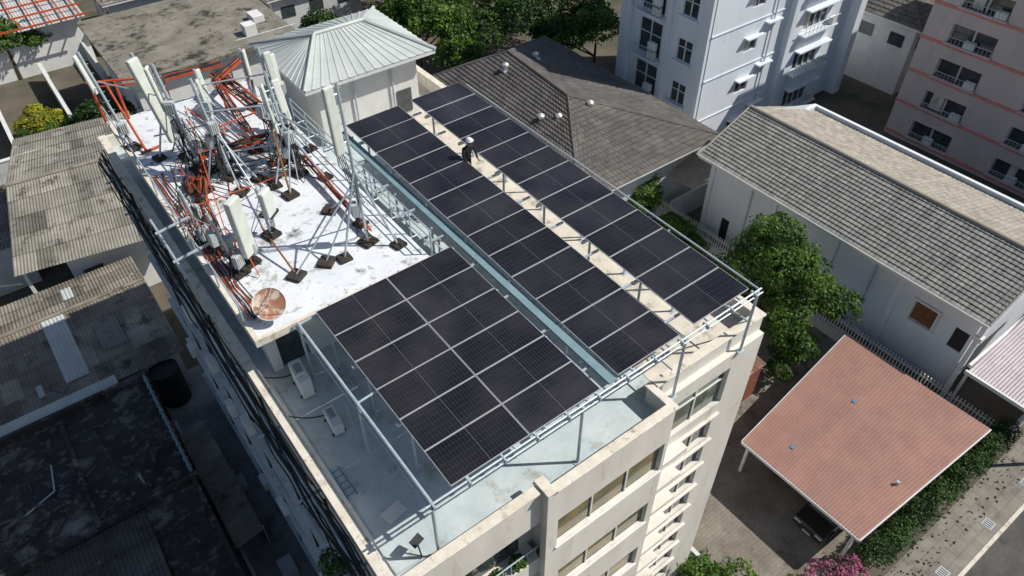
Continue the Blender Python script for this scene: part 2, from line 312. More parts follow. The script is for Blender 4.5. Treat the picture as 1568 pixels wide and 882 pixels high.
for i in range(5):
    z=-3.1-i*3.0; lb.box(-1.9,2.35,-7.39,-6.8,z-.9,z); 
    for q in range(15): br.cyl((-1.8+q*.29,-7.3,z),(-1.8+q*.29,-7.3,z+.55),.015,4)
    br.cyl((-1.9,-7.3,z+.55),(2.35,-7.3,z+.55),.025,6); bd.box(-1.5,2.0,-6.84,-6.81,z+.02,z+1.9)
lb.done(); br.done(); bd.done()
sw=Part('side_windows',B,'glassdark'); sl=Part('side_ledges',B,'wallgrey'); sa=Part('side_ac_units',B,'white_paint')
for i in range(5):
    z=-3.0-i*3.0
    sl.box(-2.35,-2.1,-7.3,17.2,z-.14,z)
    for yy in(-5.5,-2.0,2.2,6.0,9.8,13.6):
        sw.box(-2.13,-2.102,yy,yy+1.6,z+.9,z+2.2); fr.box(-2.16,-2.131,yy+.77,yy+.83,z+.9,z+2.2); fr.box(-2.16,-2.131,yy,yy+1.6,z+2.2,z+2.26); sl.box(-2.3,-2.1,yy-.1,yy+1.7,z+.8,z+.88)
        if random.random()<.5: sa.box(-2.5,-2.2,yy+1.9,yy+2.6,z+.01,z+.55)
sw.done(); sl.done(); fr.done(); sa.done(bevel=.02)
sc=Part('side_cables',B,'black')
for j in range(7):
    pts=[]; 
    for i in range(26): pts.append((-2.25-.06*j+.05*random.uniform(-1,1),16.5-i*.95,.28-.09*j+.06*random.uniform(-1,1)))
    sc.pipe(pts,.022+.01*(j%3),5)
for j in range(14):
    y0=random.uniform(-6,15); sc.cable((-2.25,y0,.1),(-2.3,y0+random.uniform(1,3),-.1),random.uniform(.3,.9),.02,8)
for j in range(5): sc.cyl((-2.2,-4+4.2*j,.2),(-2.2,-4+4.2*j,G),.045,6)
sc.done()
sp=Part('side_conduit',B,'steel')
for j,(z,r) in enumerate(((-.9,.06),(-1.15,.04))): sp.cyl((-2.3,-7,z),(-2.3,17,z),r,8)
for i in range(9): sp.box(-2.75,-2.1,-6+i*2.6,-5.92+i*2.6,-.30,-.24)
sp.cyl((-2.2,-5.2,0),(-2.2,-5.2,G),.06,8); sp.cyl((-2.2,7.3,0),(-2.2,7.3,G),.06,8)
sp.done()

PH=group('penthouse_roof'); a=Part('penthouse_walls',PH,'white_paint')
a.wall_open('y',1.0,.2,-1.4,3.7,0,2.05,[(-1.1,-.2,0,1.95)]); a.box(-1.4,-1.2,1.2,14.2,0,2.05); a.box(3.5,3.7,1.2,14.2,0,2.05); a.box(-1.2,3.5,14.0,14.2,0,2.05); a.done()
a=Part('door',PH,'glassdark'); a.box(-1.1,-.2,1.1,1.12,0,1.95); a.done()
a=Part('slab',PH,'roof_white'); a.box(-1.75,4.0,.25,14.7,2.05,2.3); a.done()
a=Part('slab_rim',PH,'coping'); a.box(-1.79,-1.63,.2,14.7,2.08,2.37); a.box(-1.63,4.04,.2,.32,2.08,2.345); a.done(bevel=.01)
hatch=Part('roof_hatch',None,'copper'); hatch.box(-.85,-.15,8.0,8.7,2.3,2.42); hatch.box(-.9,-.1,7.95,8.75,2.42,2.46); hatch.done(bevel=.01)

RG=group('roof_railing'); r=Part('rails',RG,'steel')
for z in(2.65,2.95,3.25): r.cyl((4.12,.4,z),(4.12,10.4,z),.022,8)
r.cyl((4.5,.4,2.3),(4.5,10.0,2.3),.03,8)
for i in range(9):
    y=.4+i*1.25; r.cyl((4.12,y,2.15),(4.12,y,3.25),.025,8); r.cyl((3.9,y,2.15),(4.5,y,2.15),.025,6)
r.done()

# ---------------------------------------------------------------- solar arrays
PL=lambda x,y: 2.6+.0136*x+.0124*y
def array(x0,ncol,ynear,nrow):
    A=group('solar_panel_array'); fr=Part('panel_frames',A,'frame'); V=[];F=[];UV=[]
    for c in range(ncol):
        for q in range(nrow):
            xa=x0+c*2.30; xb=xa+2.28; ya=ynear+q*1.153; yb=ya+1.133
            jz=random.uniform(-.005,.005); tl=random.uniform(-.006,.006)
            cs=[(xa,ya),(xb,ya),(xb,yb),(xa,yb)]; k=len(fr.v); zf=lambda px,py:PL(px,py)+jz+tl*(py-ya)
            for dz in(-.035,0): fr.v+=[(px,py,zf(px,py)+dz) for px,py in cs]
            fr.f+=[(k,k+3,k+2,k+1),(k+4,k+5,k+6,k+7),(k,k+1,k+5,k+4),(k+1,k+2,k+6,k+5),(k+2,k+3,k+7,k+6),(k+3,k,k+4,k+7)]
            i=.014; cs=[(xa+i,ya+i),(xb-i,ya+i),(xb-i,yb-i),(xa+i,yb-i)]; k=len(V)
            V+=[(px,py,zf(px,py)+.004) for px,py in cs]; F.append((k,k+1,k+2,k+3)); UV+=[(0,0),(1,0),(1,1),(0,1)]
    fr.done()
    me=bpy.data.meshes.new('cells'); me.from_pydata(V,[],F); u=me.uv_layers.new(name='UVMap')
    for i,l in enumerate(me.loops): u.data[i].uv=UV[l.vertex_index]
    at=me.attributes.new('tone','FLOAT','FACE'); at.data.foreach_set('value',np.array([random.uniform(.7,1.5) for _ in F],dtype=np.float32))
    o=bpy.data.objects.new('cells',me); SC.collection.objects.link(o); o.parent=A; me.materials.append(M['pv'])
    x1=x0+ncol*2.3-.02; y1=ynear+nrow*1.153
    s=Part('purlins',A,'steel')
    for c in range(ncol):
        for t in(.45,1.8):
            x=x0+c*2.3+t; s.cyl((x,ynear-.1,PL(x,ynear)-.08),(x,y1+.1,PL(x,y1)-.08),.035,6)
    y=ynear+2.3
    while y<y1:
        s.obox(((x0+x1)/2,y,PL((x0+x1)/2,y)-.17),(1,0,.0136),(0,1,0),(0,0,1),x1-x0+.2,.08,.1)
        for x in(x0+.25,x1-.25):
            s.cyl((x,y,0),(x,y,PL(x,y)-.2),.04,8); s.box(x-.1,x+.1,y-.1,y+.1,0.0,.02)
        y+=2.3
    s.done(); return A
array(0,2,-6.92,6); array(5.24,1,-6.86,13); array(8.12,1,-6.82,13)
F=group('support_frame'); s=Part('front_beams',F,'steel')
s.cyl((-.75,-7.0,2.42),(10.75,-7.0,2.60),.03,8); s.cyl((-.75,-7.08,2.33),(10.75,-7.08,2.51),.025,8)
for i in range(12): x=-.6+i*1.0; s.box(x,x+.05,-7.12,-6.9,2.33+.0157*(x+.7),2.46+.0157*(x+.7))
for x in(-.6,3.9,7.6,10.6):
    s.cyl((x,-7.03,0),(x,-7.03,2.40+.0157*(x+.7)),.045,10); s.box(x-.13,x+.13,-7.14,-6.92,0.003,.02)
s.cyl((-.55,-7.0,2.35),(-.55,.1,2.40),.045,8); s.cyl((-.63,-7.0,2.26),(-.63,.1,2.31),.025,8)
for y in(-3.4,.05): s.cyl((-.55,y,0),(-.55,y,2.35),.045,8); s.cyl((-.6,y,2.35),(.2,y,2.44),.035,8)
s.cyl((10.65,-7.0,2.62),(10.65,8,2.72),.03,8)
for y in(-3.5,0,3.5,7): s.cyl((10.55,y,0),(10.55,y,2.6),.04,8)
s.cyl((10.6,-7.03,1.3),(10.55,-3.5,1.3),.03,8); s.cyl((10.6,-7.0,2.5),(11.2,-6.7,.7),.03,8)
for y in np.arange(-6.2,8,1.73): s.box(7.4,8.25,y-.035,y+.035,2.42,2.48)
for y in np.arange(-6.1,9,1.73): s.box(4.1 if y>.4 else 4.5,5.3,y-.03,y+.03,2.38,2.44)
for y in np.arange(1.4,9,2.3): s.cyl((4.75,y,0),(4.75,y,2.4),.04,6)
s.cyl((7.85,-6.8,2.2),(7.85,8.3,2.3),.025,6); s.cyl((7.62,-6.8,1.0),(7.62,8.3,1.0),.03,6)
s.done()
t=Part('gutter_walkway',F,'teal'); t.box(4.92,5.2,-6.9,8.2,2.46,2.50); t.box(4.90,4.925,-6.9,8.2,2.46,2.54); t.done()
t=Part('roof_kerbs',F,'deck_cream')
for y in np.arange(-5.4,9,2.4): t.box(7.58,8.1,y,y+1.3,1.05,1.15)
t.box(4.3,4.5,.3,9,0.012,.18); t.done()
t=Part('gap_shadow_blocks',F,'black')  # black blocks standing in for the dark shadows in the gap between arrays
for y in np.arange(-4,9,2.4): t.box(7.5,8.05,y,y+.6,1.0,1.5)
t.done()

# ---------------------------------------------------------------- AC units and roof clutter
def ac(x,y,rz,sx=.85,sy=.32,sz=.6):
    A=group('air_conditioner_unit'); c=math.cos(rz);s_=math.sin(rz); ax=(c,s_,0);ay=(-s_,c,0)
    b=Part('casing',A,'white_paint'); b.obox((x,y,sz/2+.06),ax,ay,(0,0,1),sx,sy,sz); b.done(bevel=.02)
    g=Part('fan_grille',A,'unitgrey'); f=Vector((x,y,sz/2+.06))-Vector(ay)*(sy/2); f2=f-Vector(ax)*sx*.14
    g.cyl(f2-Vector(ay)*.001,f2-Vector(ay)*.015,min(.23,sz*.45),18); 
    for i in range(5): g.obox(f+Vector(ax)*sx*.36+Vector((0,0,(-.2+.1*i)*sz/.6)),ax,ay,(0,0,1),.14,.02,.03)
    g.done(); h=Part('feet',A,'black')
    for q in(-.3,.3): h.obox(Vector((x,y,.03))+Vector(ax)*q,ax,ay,(0,0,1),.06,sy+.1,.06)
    h.done(); t=Part('top_slots',A,'black')
    for i in range(7): t.obox(Vector((x,y,sz+.064))+Vector(ax)*(-.05+.055*i),ax,ay,(0,0,1),.02,sy*.6,.006)
    t.done(); k=Part('pipes',A,'black'); k.cable((x,y+.3,sz*.6),(-1.85,y+.9,.3),.15,.02); k.done()
ac(-.95,-.1,1.5,.95,.36,.75); ac(-.85,-1.9,1.5,.8,.3,.4)
cl=Part('mop',None,'unitgrey'); cl.cyl((-.6,-2.9,.04),(-.45,-2.1,.9),.014,6); cl.cyl((-.62,-3.0,.03),(-.59,-2.85,.12),.07,8,.02); cl.done()
cl=Part('folded_ladder',None,'bluetarp')
for k_ in(-.12,.12): cl.cyl((-1.55+k_,-3.2,.05),(-1.55+k_*1.2,-4.3,.10),.025,6)
for i in range(5): cl.cyl((-1.67,-3.3-i*.22,.06),(-1.43,-3.3-i*.22,.06),.015,5)
cl.done()
cl=Part('floor_plate',None,'white_paint'); cl.obox((-.9,-5.3,.03),(1,.2,0),(-.2,1,0),(0,0,1),.6,.4,.04); cl.done(bevel=.01)
fl=group('flood_light'); q=Part('housing',fl,'black'); q.obox((-.95,-6.6,.55),(1,.3,0),(-.3,1,.4),(0,-.4,1),.32,.22,.08); q.cyl((-.95,-6.6,.5),(-.95,-6.75,0),.02,6); q.done()
q=Part('deck_conduits',None,'unitgrey'); q.pipe([(-1.7,.5,.04),(-1.7,-6.8,.04),(1.8,-7.05,.04)],.025); q.pipe([(.4,.2,.04),(.4,-2,.04),(-.2,-2.4,.04)],.02); q.done()

# ---------------------------------------------------------------- telecom masts
def mast(name,base,top,legs=0,ant=(),rru=0,r=.05,pad=True):
    A=group(name); b=Vector(base);t=Vector(top); s=Part('pole',A,'steel'); s.cyl(b,t,r,8)
    if legs:
        for i in range(legs):
            an=2*math.pi*i/legs+.6+b.x; f=b+Vector((math.cos(an)*1.0,math.sin(an)*1.0,0)); f.x=min(max(f.x,-1.5),3.7)
            s.cyl(f,b.lerp(t,.5),.035,6)
            q=Part('pad',A,'pad'); q.obox((f.x,f.y,f.z+.05),(1,.2*i,0),(-.2*i,1,0),(0,0,1),.4,.4,.1); q.done()
    L=(t-b).length
    for i in range(int(L/.35)):
        p=b.lerp(t,(i+.5)*.35/L); s.cyl(p-Vector((.12,0,0)),p+Vector((.12,0,0)),.012,4)
    s.done()
    if pad:
        q=Part('base_pad',A,'pad'); q.obox(b+Vector((0,0,.06)),(1,.3,0),(-.3,1,0),(0,0,1),.48,.48,.12); q.done()
    for (f0,f1,wd,dx,dy,an) in ant:
        p0=b.lerp(t,f0)+Vector((dx,dy,0)); p1=b.lerp(t,f1)+Vector((dx,dy,0)); az=p1-p0
        q=Part('panel_antenna',A,'antenna'); ax=Vector((math.cos(an),math.sin(an),0)); ay=az.normalized().cross(ax).normalized()
        q.obox((p0+p1)/2,ax,ay,az,wd,wd*.42,az.length); q.done(bevel=.05)
        q=Part('brackets',A,'steel')
        for k in(.15,.85):
            p=p0.lerp(p1,k); q.cyl(p,b.lerp(t,f0+(f1-f0)*k),.03,6)
        q.done()
        q=Part('jumpers',A,'black')
        for k in range(4): q.cable(p0+ax*(-.1+.06*k),b.lerp(t,max(f0-.35,.05))+Vector((.05*k,0,0)),.25,.014,6)
        q.done()
    if rru:
        q=Part('radio_units',A,'unitgrey'); q2=Part('unit_fins',A,'antenna'); j=Part('unit_cables',A,'black')
        for i in range(rru):
            p=b.lerp(t,.25+.6*i/max(rru,1)); an=i*2.1+b.x; off=Vector((math.cos(an)*.2,math.sin(an)*.2,0))
            q.obox(p+off,(math.cos(an),math.sin(an),0),(-math.sin(an),math.cos(an),0),(0,0,1),.18,.32,.46)
            for k in range(4): q2.obox(p+off*1.5+Vector((-math.sin(an),math.cos(an),0))*(-.1+.07*k),(math.cos(an),math.sin(an),0),(-math.sin(an),math.cos(an),0),(0,0,1),.04,.02,.38)
            for k in range(3): j.cable(p+off+Vector((0,0,-.2)),(b.x+random.uniform(-.5,.5),b.y+random.uniform(-.5,.5),b.z+.05),.2,.018,6)
        q.done(bevel=.015); q2.done(); j.done()
Z=2.3
mast('antenna_mast',(2.8,2.1,Z),(2.72,2.1,7.9),3,[(.62,1.0,.34,-.30,-.05,.3)],1)
mast('antenna_mast',(-.55,3.45,Z),(-.65,3.2,5.05),0,[(.20,1.0,.52,.02,-.22,.6)],1)
mast('antenna_mast',(-.1,10.4,Z),(-.6,10.7,6.4),3,[(.22,.98,.44,-.12,-.25,.5)],2)
mast('antenna_mast',(.7,8.2,Z),(.5,8.6,6.0),3,[(.55,.95,.26,.2,.2,1.2)],4)
mast('antenna_mast',(2.7,6.9,Z),(2.6,7.6,6.0),3,[(.5,.9,.30,.25,.1,.2),(.45,.9,.26,-.25,0,1.2)],4)
mast('antenna_mast',(.0,9.1,Z),(-.3,9.5,6.4),0,[(.6,.98,.30,-.2,.1,1.0)],3)
mast('antenna_mast',(3.1,8.6,Z),(3.0,9.0,6.2),3,[(.5,.95,.28,.2,-.1,.1)],3)
mast('antenna_mast',(-1.5,12.2,Z),(-1.9,12.8,6.0),0,[(.6,.98,.26,-.15,0,.9)],1)
mast('antenna_mast',(.5,4.3,Z),(.45,4.3,4.2),0,[(.45,.95,.50,.15,-.1,.7)],0)
mast('antenna_mast',(-1.0,3.2,Z),(-1.3,3.4,4.6),0,[],3)
mast('antenna_mast',(-1.3,5.2,Z),(-1.5,5.3,4.4),0,[],2)
mast('antenna_mast',(1.1,9.6,Z),(1.0,10,5.6),3,[(.6,.98,.22,.1,.1,.4)],2)
mast('antenna_mast',(2.5,8.0,Z),(2.5,8.2,5.2),0,[],4)
mast('antenna_mast',(3.6,9.9,Z),(3.6,10.1,5.4),0,[(.5,.98,.28,.1,-.1,.4)],2)
mast('antenna_mast',(3.3,12.2,Z),(3.3,12.3,4.8),0,[(.5,.98,.24,.1,-.1,.9)],1)
pd=group('ballast_pads'); q=Part('pads',pd,'pad')
for x,y in((.3,2.0),(1.3,2.0),(1.9,5.9),(.9,5.4),(.6,7.1),(1.8,7.2),(2.6,4.3)):
    an=random.uniform(0,1); q.obox((x,y,Z+.06),(math.cos(an),math.sin(an),0),(-math.sin(an),math.cos(an),0),(0,0,1),.48,.48,.12)
q.done(bevel=.02)
st=Part('guy_stays',None,'steel')
for a_,b_ in(((2.8,2.1,4.6),(1.3,2.0,2.4)),((2.8,2.1,4.8),(.3,2.0,2.4)),((2.75,2.1,5.6),(2.6,7.3,4.6)),((2.6,7.2,5),(.6,8.3,4.9)),((.6,8.4,4.3),(-.2,10.3,4.5)),((2.7,6.9,4.2),(1.9,5.9,2.4)),((2.6,7.4,3.4),(.8,8.2,3.3)),((-.1,9.2,5.2),(-1.7,12.4,5)),((.65,8.3,4),(.6,7.1,2.4)),((2.6,4.3,2.4),(2.8,2.1,4.4)),((.9,5.4,2.4),(.7,8.0,4.2)),((3.0,9,5.2),(1,10,5.0)),((3.0,8.9,4.2),(2.6,7.4,4.0)),((-.9,10.6,3.4),(1.0,9.8,3.6))): st.cyl(a_,b_,.028,6)
st.done()
bp_=Part('timber_brace',None,'wood')
for a_,b_ in(((1.9,5.9,2.4),(2.3,7.4,4.4)),((.3,2.1,2.4),(.2,4.0,3.0))): bp_.cyl(a_,b_,.035,6)
bp_.done()
D=group('satellite_dish'); q=Part('reflector',D,'rust'); n=24; c=Vector((-.98,.75,2.9)); ax=Vector((-.25,-.62,.72)).normalized(); u=ax.orthogonal().normalized(); v=ax.cross(u)
def DP(ii,jj,c=c,ax=ax,u=u,v=v):
    t=2*math.pi*ii/24; rr=.46*jj/5; return c+(u*math.cos(t)+v*math.sin(t))*rr+ax*(rr*rr*.35)
q.v=[tuple(c)]+[tuple(DP(i,j)) for j in range(1,6) for i in range(n)]
q.f=[(0,1+i,1+(i+1)%n) for i in range(n)]+[(1+(j-1)*n+i,1+j*n+i,1+j*n+(i+1)%n,1+(j-1)*n+(i+1)%n) for j in range(1,5) for i in range(n)]
o=q.done(smooth=True)
q=Part('rim',D,'antenna')
for i in range(n): q.cyl(DP(i,5),DP(i+1,5),.016,5)
q.done()
q=Part('mount',D,'steel'); q.cyl((-.95,1.15,2.3),c-ax*.03,.03,8); q.cyl(c+ax*.02,c+ax*.42,.012,6); q.cyl(c+ax*.38,c+ax*.46,.04,8)
for i in(0,8,16): q.cyl(DP(i,5),c+ax*.42,.01,5)
q.done()
def ladder(name,pts,w,m='orange',cab=5):
    A=group(name); s=Part('rails',A,m); c=Part('cables',A,'black'); c2=Part('red_conduits',A,'orange')
    for a_,b_ in zip(pts[:-1],pts[1:]):
        a_=Vector(a_);b_=Vector(b_);d_=(b_-a_);L=d_.length;d_.normalize(); sd=Vector((-d_.y,d_.x,0)).normalized()
        for k in(-1,1): s.obox((a_+b_)/2+sd*k*w/2,d_,sd,d_.cross(sd),L,.04,.09)
        for i in range(int(L/.5)): s.obox(a_+d_*(i+.5)*.5-Vector((0,0,.02)),d_,sd,d_.cross(sd),.05,w,.03)
        for j in range(cab):
            P0=[a_+d_*L*t/8+sd*(w*(-.38+.76*j/max(cab-1,1))+random.uniform(-.03,.03))+Vector((0,0,.04+random.uniform(0,.05))) for t in range(9)]
            (c2 if j%4==1 else c).pipe(P0,.026,5)
        for e in(a_,b_): s.cyl(e-sd*w/2,(e.x-sd.x*w/2,e.y-sd.y*w/2,2.3),.025,6)
    s.done(); c.done(); c2.done()
ladder('cable_ladder',[(3.0,8.6,3.3),(2.6,14.0,3.3)],.55,cab=8)
ladder('cable_ladder',[(3.0,9.0,2.85),(.1,9.3,2.85)],.38,cab=5)
ladder('cable_ladder',[(.1,9.1,2.7),(-.7,7.0,2.6),(-1.1,4.2,2.5)],.24,cab=4)
ladder('cable_ladder',[(3.15,7.4,2.6),(3.0,2.3,2.55)],.12,cab=2)
ladder('cable_ladder',[(2.9,14.1,3.6),(.7,14.2,3.6)],.36,cab=5)
ladder('cable_ladder',[(2.0,9.2,3.1),(2.2,12.8,3.6),(3.6,13.9,3.6)],.26,cab=4)
rf=Part('red_gate_frame',None,'orange')
rf.pipe([(-1.9,15,3.9),(-.2,14.2,3.9)],.06); rf.pipe([(-1.3,14.7,3.9),(-1.2,11.6,2.4)],.05); rf.pipe([(-1.0,14.5,3.9),(-1.0,14.5,2.3)],.05); rf.pipe([(-1.8,14.8,3.9),(-1.8,14.8,2.3)],.05); rf.pipe([(-1.4,11.6,2.36),(-.7,11.7,2.36)],.05); rf.pipe([(-1.8,15.2,3.6),(-.3,14.5,3.6)],.035)
rf.pipe([(-.6,8.2,2.4),(-1.1,6.4,2.4),(-1.2,5.2,2.4)],.035); rf.pipe([(2.9,8.6,4.2),(.6,8.7,4.0)],.03); rf.done()
ct=Part('loose_cables',None,'black'); ct2=Part('loose_red_cables',None,'orange'); ct3=Part('loose_grey_cables',None,'unitgrey')
cent=[(.6,8.3),(2.6,7.2),(-.1,9.4),(2.9,8.6),(-1.0,3.4),(-1.3,5.2),(.3,10.2),(-.9,7.5)]
for i in range(130):
    x,y=random.choice(cent); x2,y2=random.choice(cent)
    if random.random()<.8: x2,y2=x+random.uniform(-1,1),y+random.uniform(-1.2,1.2)
    x2=min(max(x2,-1.7),3.8); (ct,ct,ct2,ct3,ct)[i%5].cable((x+random.uniform(-.3,.3),y+random.uniform(-.3,.3),random.uniform(2.4,4.3)),(x2,y2,2.36),random.uniform(.0,.25),random.choice((.012,.018,.024)))
for i in range(8):
    x=-1.55+.05*i; (ct,ct2)[i%3==0].pipe([(x+random.uniform(-.08,.08),1+.8*k,2.4) for k in range(12)],.02,5)
ct.done(); ct2.done(); ct3.done()
ol=Part('outrigger_pipes',None,'steel')
for y in(4.6,6.3): ol.cyl((-2.5,y,2.55),(-1.0,y,2.75),.05,8); 
ol.cyl((-2.4,3.8,2.5),(-2.4,7.2,2.5),.04,8); ol.cyl((-1.75,1.0,3.1),(-1.75,14.5,3.1),.025,8)
for i in range(8): ol.cyl((-1.75,1+i*1.9,2.3),(-1.75,1+i*1.9,3.1),.025,6)
ol.done()

# ---------------------------------------------------------------- rear roof room with hip roof
R=group('roof_room'); q=Part('room_walls',R,'white_paint'); q.box(5.6,10.3,11.4,15.6,0,3.0); q.done()
def hip(P,x0,x1,y0,y1,ze,zr,rx0,rx1,ry,m,fn='corr',pitch=.25,ry1=None,rows=10):
    flat=ry1 is None; ry1=ry if flat else ry1
    e=[(x0,y0,ze),(x1,y0,ze),(x1,y1,ze),(x0,y1,ze)]; r0=(rx0,ry,zr); r1=(rx1,ry1,zr)
    p=Part('roof',P,m)
    fs=[(e[0],e[1],r1,r0),(e[1],e[2],r1,r1),(e[2],e[3],r0,r1),(e[3],e[0],r0,r0)] if flat else [(e[0],e[1],r0,r0),(e[1],e[2],r1,r0),(e[2],e[3],r1,r1),(e[3],e[0],r0,r1)]
    for A_,B_,C_,D_ in fs:
        L=(Vector(B_)-Vector(A_)).length
        if fn=='corr': p.corr(A_,B_,C_,D_,max(3,int(L/pitch)),.025,1,'rib')
        else: p.tiles(A_,B_,C_,D_,rows,int(L/pitch))
    p.done(); q=Part('ridge_caps',P,m)
    for c,rr in((e[0],r0),(e[1],r1 if flat else r0),(e[2],r1),(e[3],r0 if flat else r1)): q.cyl(Vector(c)+Vector((0,0,.03)),Vector(rr)+Vector((0,0,.03)),.08,6)
    q.cyl(Vector(r0)+Vector((0,0,.03)),Vector(r1)+Vector((0,0,.03)),.1,6); q.done()
    q=Part('soffit',P,'white_paint'); q.box(x0+.02,x1-.02,y0+.02,y1-.02,ze-.18,ze-.02); q.done()
hip(R,4.9,11.0,10.8,16.2,3.05,3.9,6.8,9.1,13.5,'white_sheet',pitch=.4)
q=Part('room_windows',R,'glassdark'); q.box(9.2,9.9,11.35,11.38,.3,1.4); q.done()
q=Part('downpipes',R,'steel'); q.cyl((7.2,11.3,0),(7.2,11.3,3),.04,8); q.cyl((9.0,11.3,0),(9.0,11.3,3),.04,8); q.done()

# ---------------------------------------------------------------- person
H=group('person'); 
def skin(name,verts,edges,rad,m,root=0):
    me=bpy.data.meshes.new(name); me.from_pydata(verts,edges,[]); o=bpy.data.objects.new(name,me); SC.collection.objects.link(o); o.parent=H
    md=o.modifiers.new('s','SKIN'); 
    for i,rv in enumerate(rad): me.skin_vertices[0].data[i].radius=(rv,rv)
    me.skin_vertices[0].data[root].use_root=True
    sb=o.modifiers.new('ss','SUBSURF'); sb.levels=1; sb.render_levels=1; me.materials.append(M[m]); return o
px,py,pz=7.75,3.75,1.73
def pv(*l): return [(px+a,py+b,pz+c) for a,b,c in l]
skin('body',pv((0,0,.92),(0,-.05,1.15),(0,-.12,1.38),(0,-.15,1.47),(-.1,.02,.86),(-.12,-.06,.48),(-.12,.03,.08),(.1,.02,.86),(.12,.02,.48),(.12,.1,.08),(-.19,-.12,1.38),(-.27,-.2,1.12),(-.22,-.38,.98),(.19,-.12,1.38),(.27,-.2,1.12),(.2,-.38,.98),(-.12,-.08,.04),(.12,-.02,.04)),
 [(0,1),(1,2),(2,3),(0,4),(4,5),(5,6),(0,7),(7,8),(8,9),(2,10),(10,11),(11,12),(2,13),(13,14),(14,15),(6,16),(9,17)],
 [.14,.13,.15,.06,.1,.075,.05,.1,.075,.05,.07,.05,.04,.07,.05,.04,.045,.045],'cloth')
skin('head',pv((0,-.17,1.5),(0,-.2,1.6),(0,-.22,1.7)),[(0,1),(1,2)],[.055,.09,.08],'skin')
for sx in(-1,1):
    hx,hy,hz=sx*.21,-.40,.96; vs=[(hx,hy+.03,hz+.03),(hx,hy-.05,hz)]; es=[(0,1)]; rd=[.03,.035]
    for k in range(4): vs+=[(hx-.03+.02*k,hy-.1,hz-.01),(hx-.03+.02*k,hy-.13-.005*(k%3),hz-.03)]; es+=[(1,2+2*k),(2+2*k,3+2*k)]; rd+=[.011,.009]
    vs+=[(hx-sx*.05,hy-.07,hz)]; es+=[(1,len(vs)-1)]; rd+=[.011]
    skin('hand',pv(*vs),es,rd,'skin')
q=Part('helmet',H,'white_paint'); c=Vector((px,py-.21,pz+1.72))
for i in range(12):
    for j in range(4):
        def P(ii,jj): t=2*math.pi*ii/12; ph=math.pi/2*jj/4; return c+Vector((math.cos(t)*math.cos(ph)*.12,math.sin(t)*math.cos(ph)*.14,math.sin(ph)*.11))
        q.quad(P(i,j),P(i+1,j),P(i+1,j+1),P(i,j+1))
q.cyl(c-Vector((0,.03,.005)),c-Vector((0,.03,-.01)),.15,12); q.done(smooth=True)
q=Part('maintenance_platform',None,'steel'); q.box(7.5,8.08,3.2,4.4,1.67,1.73); q.cyl((7.6,3.4,0),(7.6,3.4,1.67),.03,6); q.cyl((8.05,4.3,0),(8.05,4.3,1.67),.03,6); q.done()

# ---------------------------------------------------------------- tower B
T=group('white_apartment_tower'); q=Part('tower_walls',T,'tower')
q.box(38.6,57,17.8,27,G,4)
opsx=[]; 
for i in range(6):
    z=-16.3+3.55*i
    opsx+= [(42.6,44.1,z,z+1.0),(50.0,53.2,z-.3,z+1.3)]
q.wall_open('y',17.55,.25,38.4,57,G,4,opsx)
opsy=[]
for i in range(6):
    z=-16.3+3.55*i
    opsy+=[(19.1,20.6,z-.3,z+1.4),(22.3,24.7,z-1.1 if i else z-.65,z+1.7)]
q.wall_open('x',38.35,.25,17.8,27,G,4,opsy); q.done()
q=Part('tower_glass',T,'glassdark'); f2=Part('tower_frames',T,'white_paint'); aw=Part('awnings',T,'tower'); rl=Part('balcony_rails',T,'steel'); ta=Part('tower_ac_units',T,'white_paint'); cu=Part('tower_curtains',T,'deck_cream')
for o in opsx:
    q.box(o[0],o[1],17.70,17.72,o[2],o[3]); n=4 if o[1]-o[0]>2 else 2
    for k in range(n+1): x=o[0]+(o[1]-o[0])*k/n; f2.box(x-.05,x+.05,17.62,17.69,o[2],o[3])
    aw.box(o[0]-.2,o[1]+(1.0 if n==4 else .3),16.95 if n==4 else 17.1,17.545,o[3]+.15,o[3]+.27)
    if random.random()<.6: cu.box(o[0]+.1,o[0]+random.uniform(.4,.9),17.692,17.699,o[2]+.05,o[3])
    if n==2: aw.box(o[1]+.5,o[1]+2.2,17.1,17.545,o[3]+.9,o[3]+1.02)
    if n==4:
        aw.box(o[0]-.3,o[1]+1.0,16.9,17.545,o[2]-.35,o[2]-.2); rl.cyl((o[0]-.3,16.95,o[2]+.6),(o[1]+1,16.95,o[2]+.6),.04,6); ta.box(o[1]+.1,o[1]+.9,17.0,17.4,o[2]-.19,o[2]+.4)
        for k in range(9): rl.cyl((o[0]-.3+.53*k,16.95,o[2]-.2),(o[0]-.3+.53*k,16.95,o[2]+.6),.02,4)
for o in opsy:
    q.box(38.5,38.52,o[0],o[1],o[2],o[3]); wide=o[1]-o[0]>2
    for k in range(3): y=o[0]+(o[1]-o[0])*k/2; f2.box(38.42,38.49,y-.05,y+.05,o[2],o[3])
    f2.box(38.42,38.49,o[0],o[1],o[2]+(o[3]-o[2])*.6,o[2]+(o[3]-o[2])*.6+.06)
    aw.box(37.7 if wide else 38.1,38.345,o[0]-.2,o[1]+.2,o[2]-.2,o[2]-.05)
    if wide:
        for k in range(9): rl.cyl((37.75,o[0]-.1+.3*k,o[2]-.05),(37.75,o[0]-.1+.3*k,o[2]+.8),.022,4)
        rl.cyl((37.75,o[0]-.1,o[2]+.8),(37.75,o[1]+.1,o[2]+.8),.035,6)
        ta.box(37.8,38.15,o[0]+.1,o[0]+.9,o[2],o[2]+.6); ta.box(37.8,38.15,o[0]+.1,o[0]+.9,o[2]+.75,o[2]+1.35)
for yy in(17.6,21.4,25.6): aw.box(38.05,38.345,yy,yy+.45,G,4)
aw.box(47.5,48.1,17.0,17.545,G,4); aw.box(56.4,57.3,16.6,17.545,G,4)
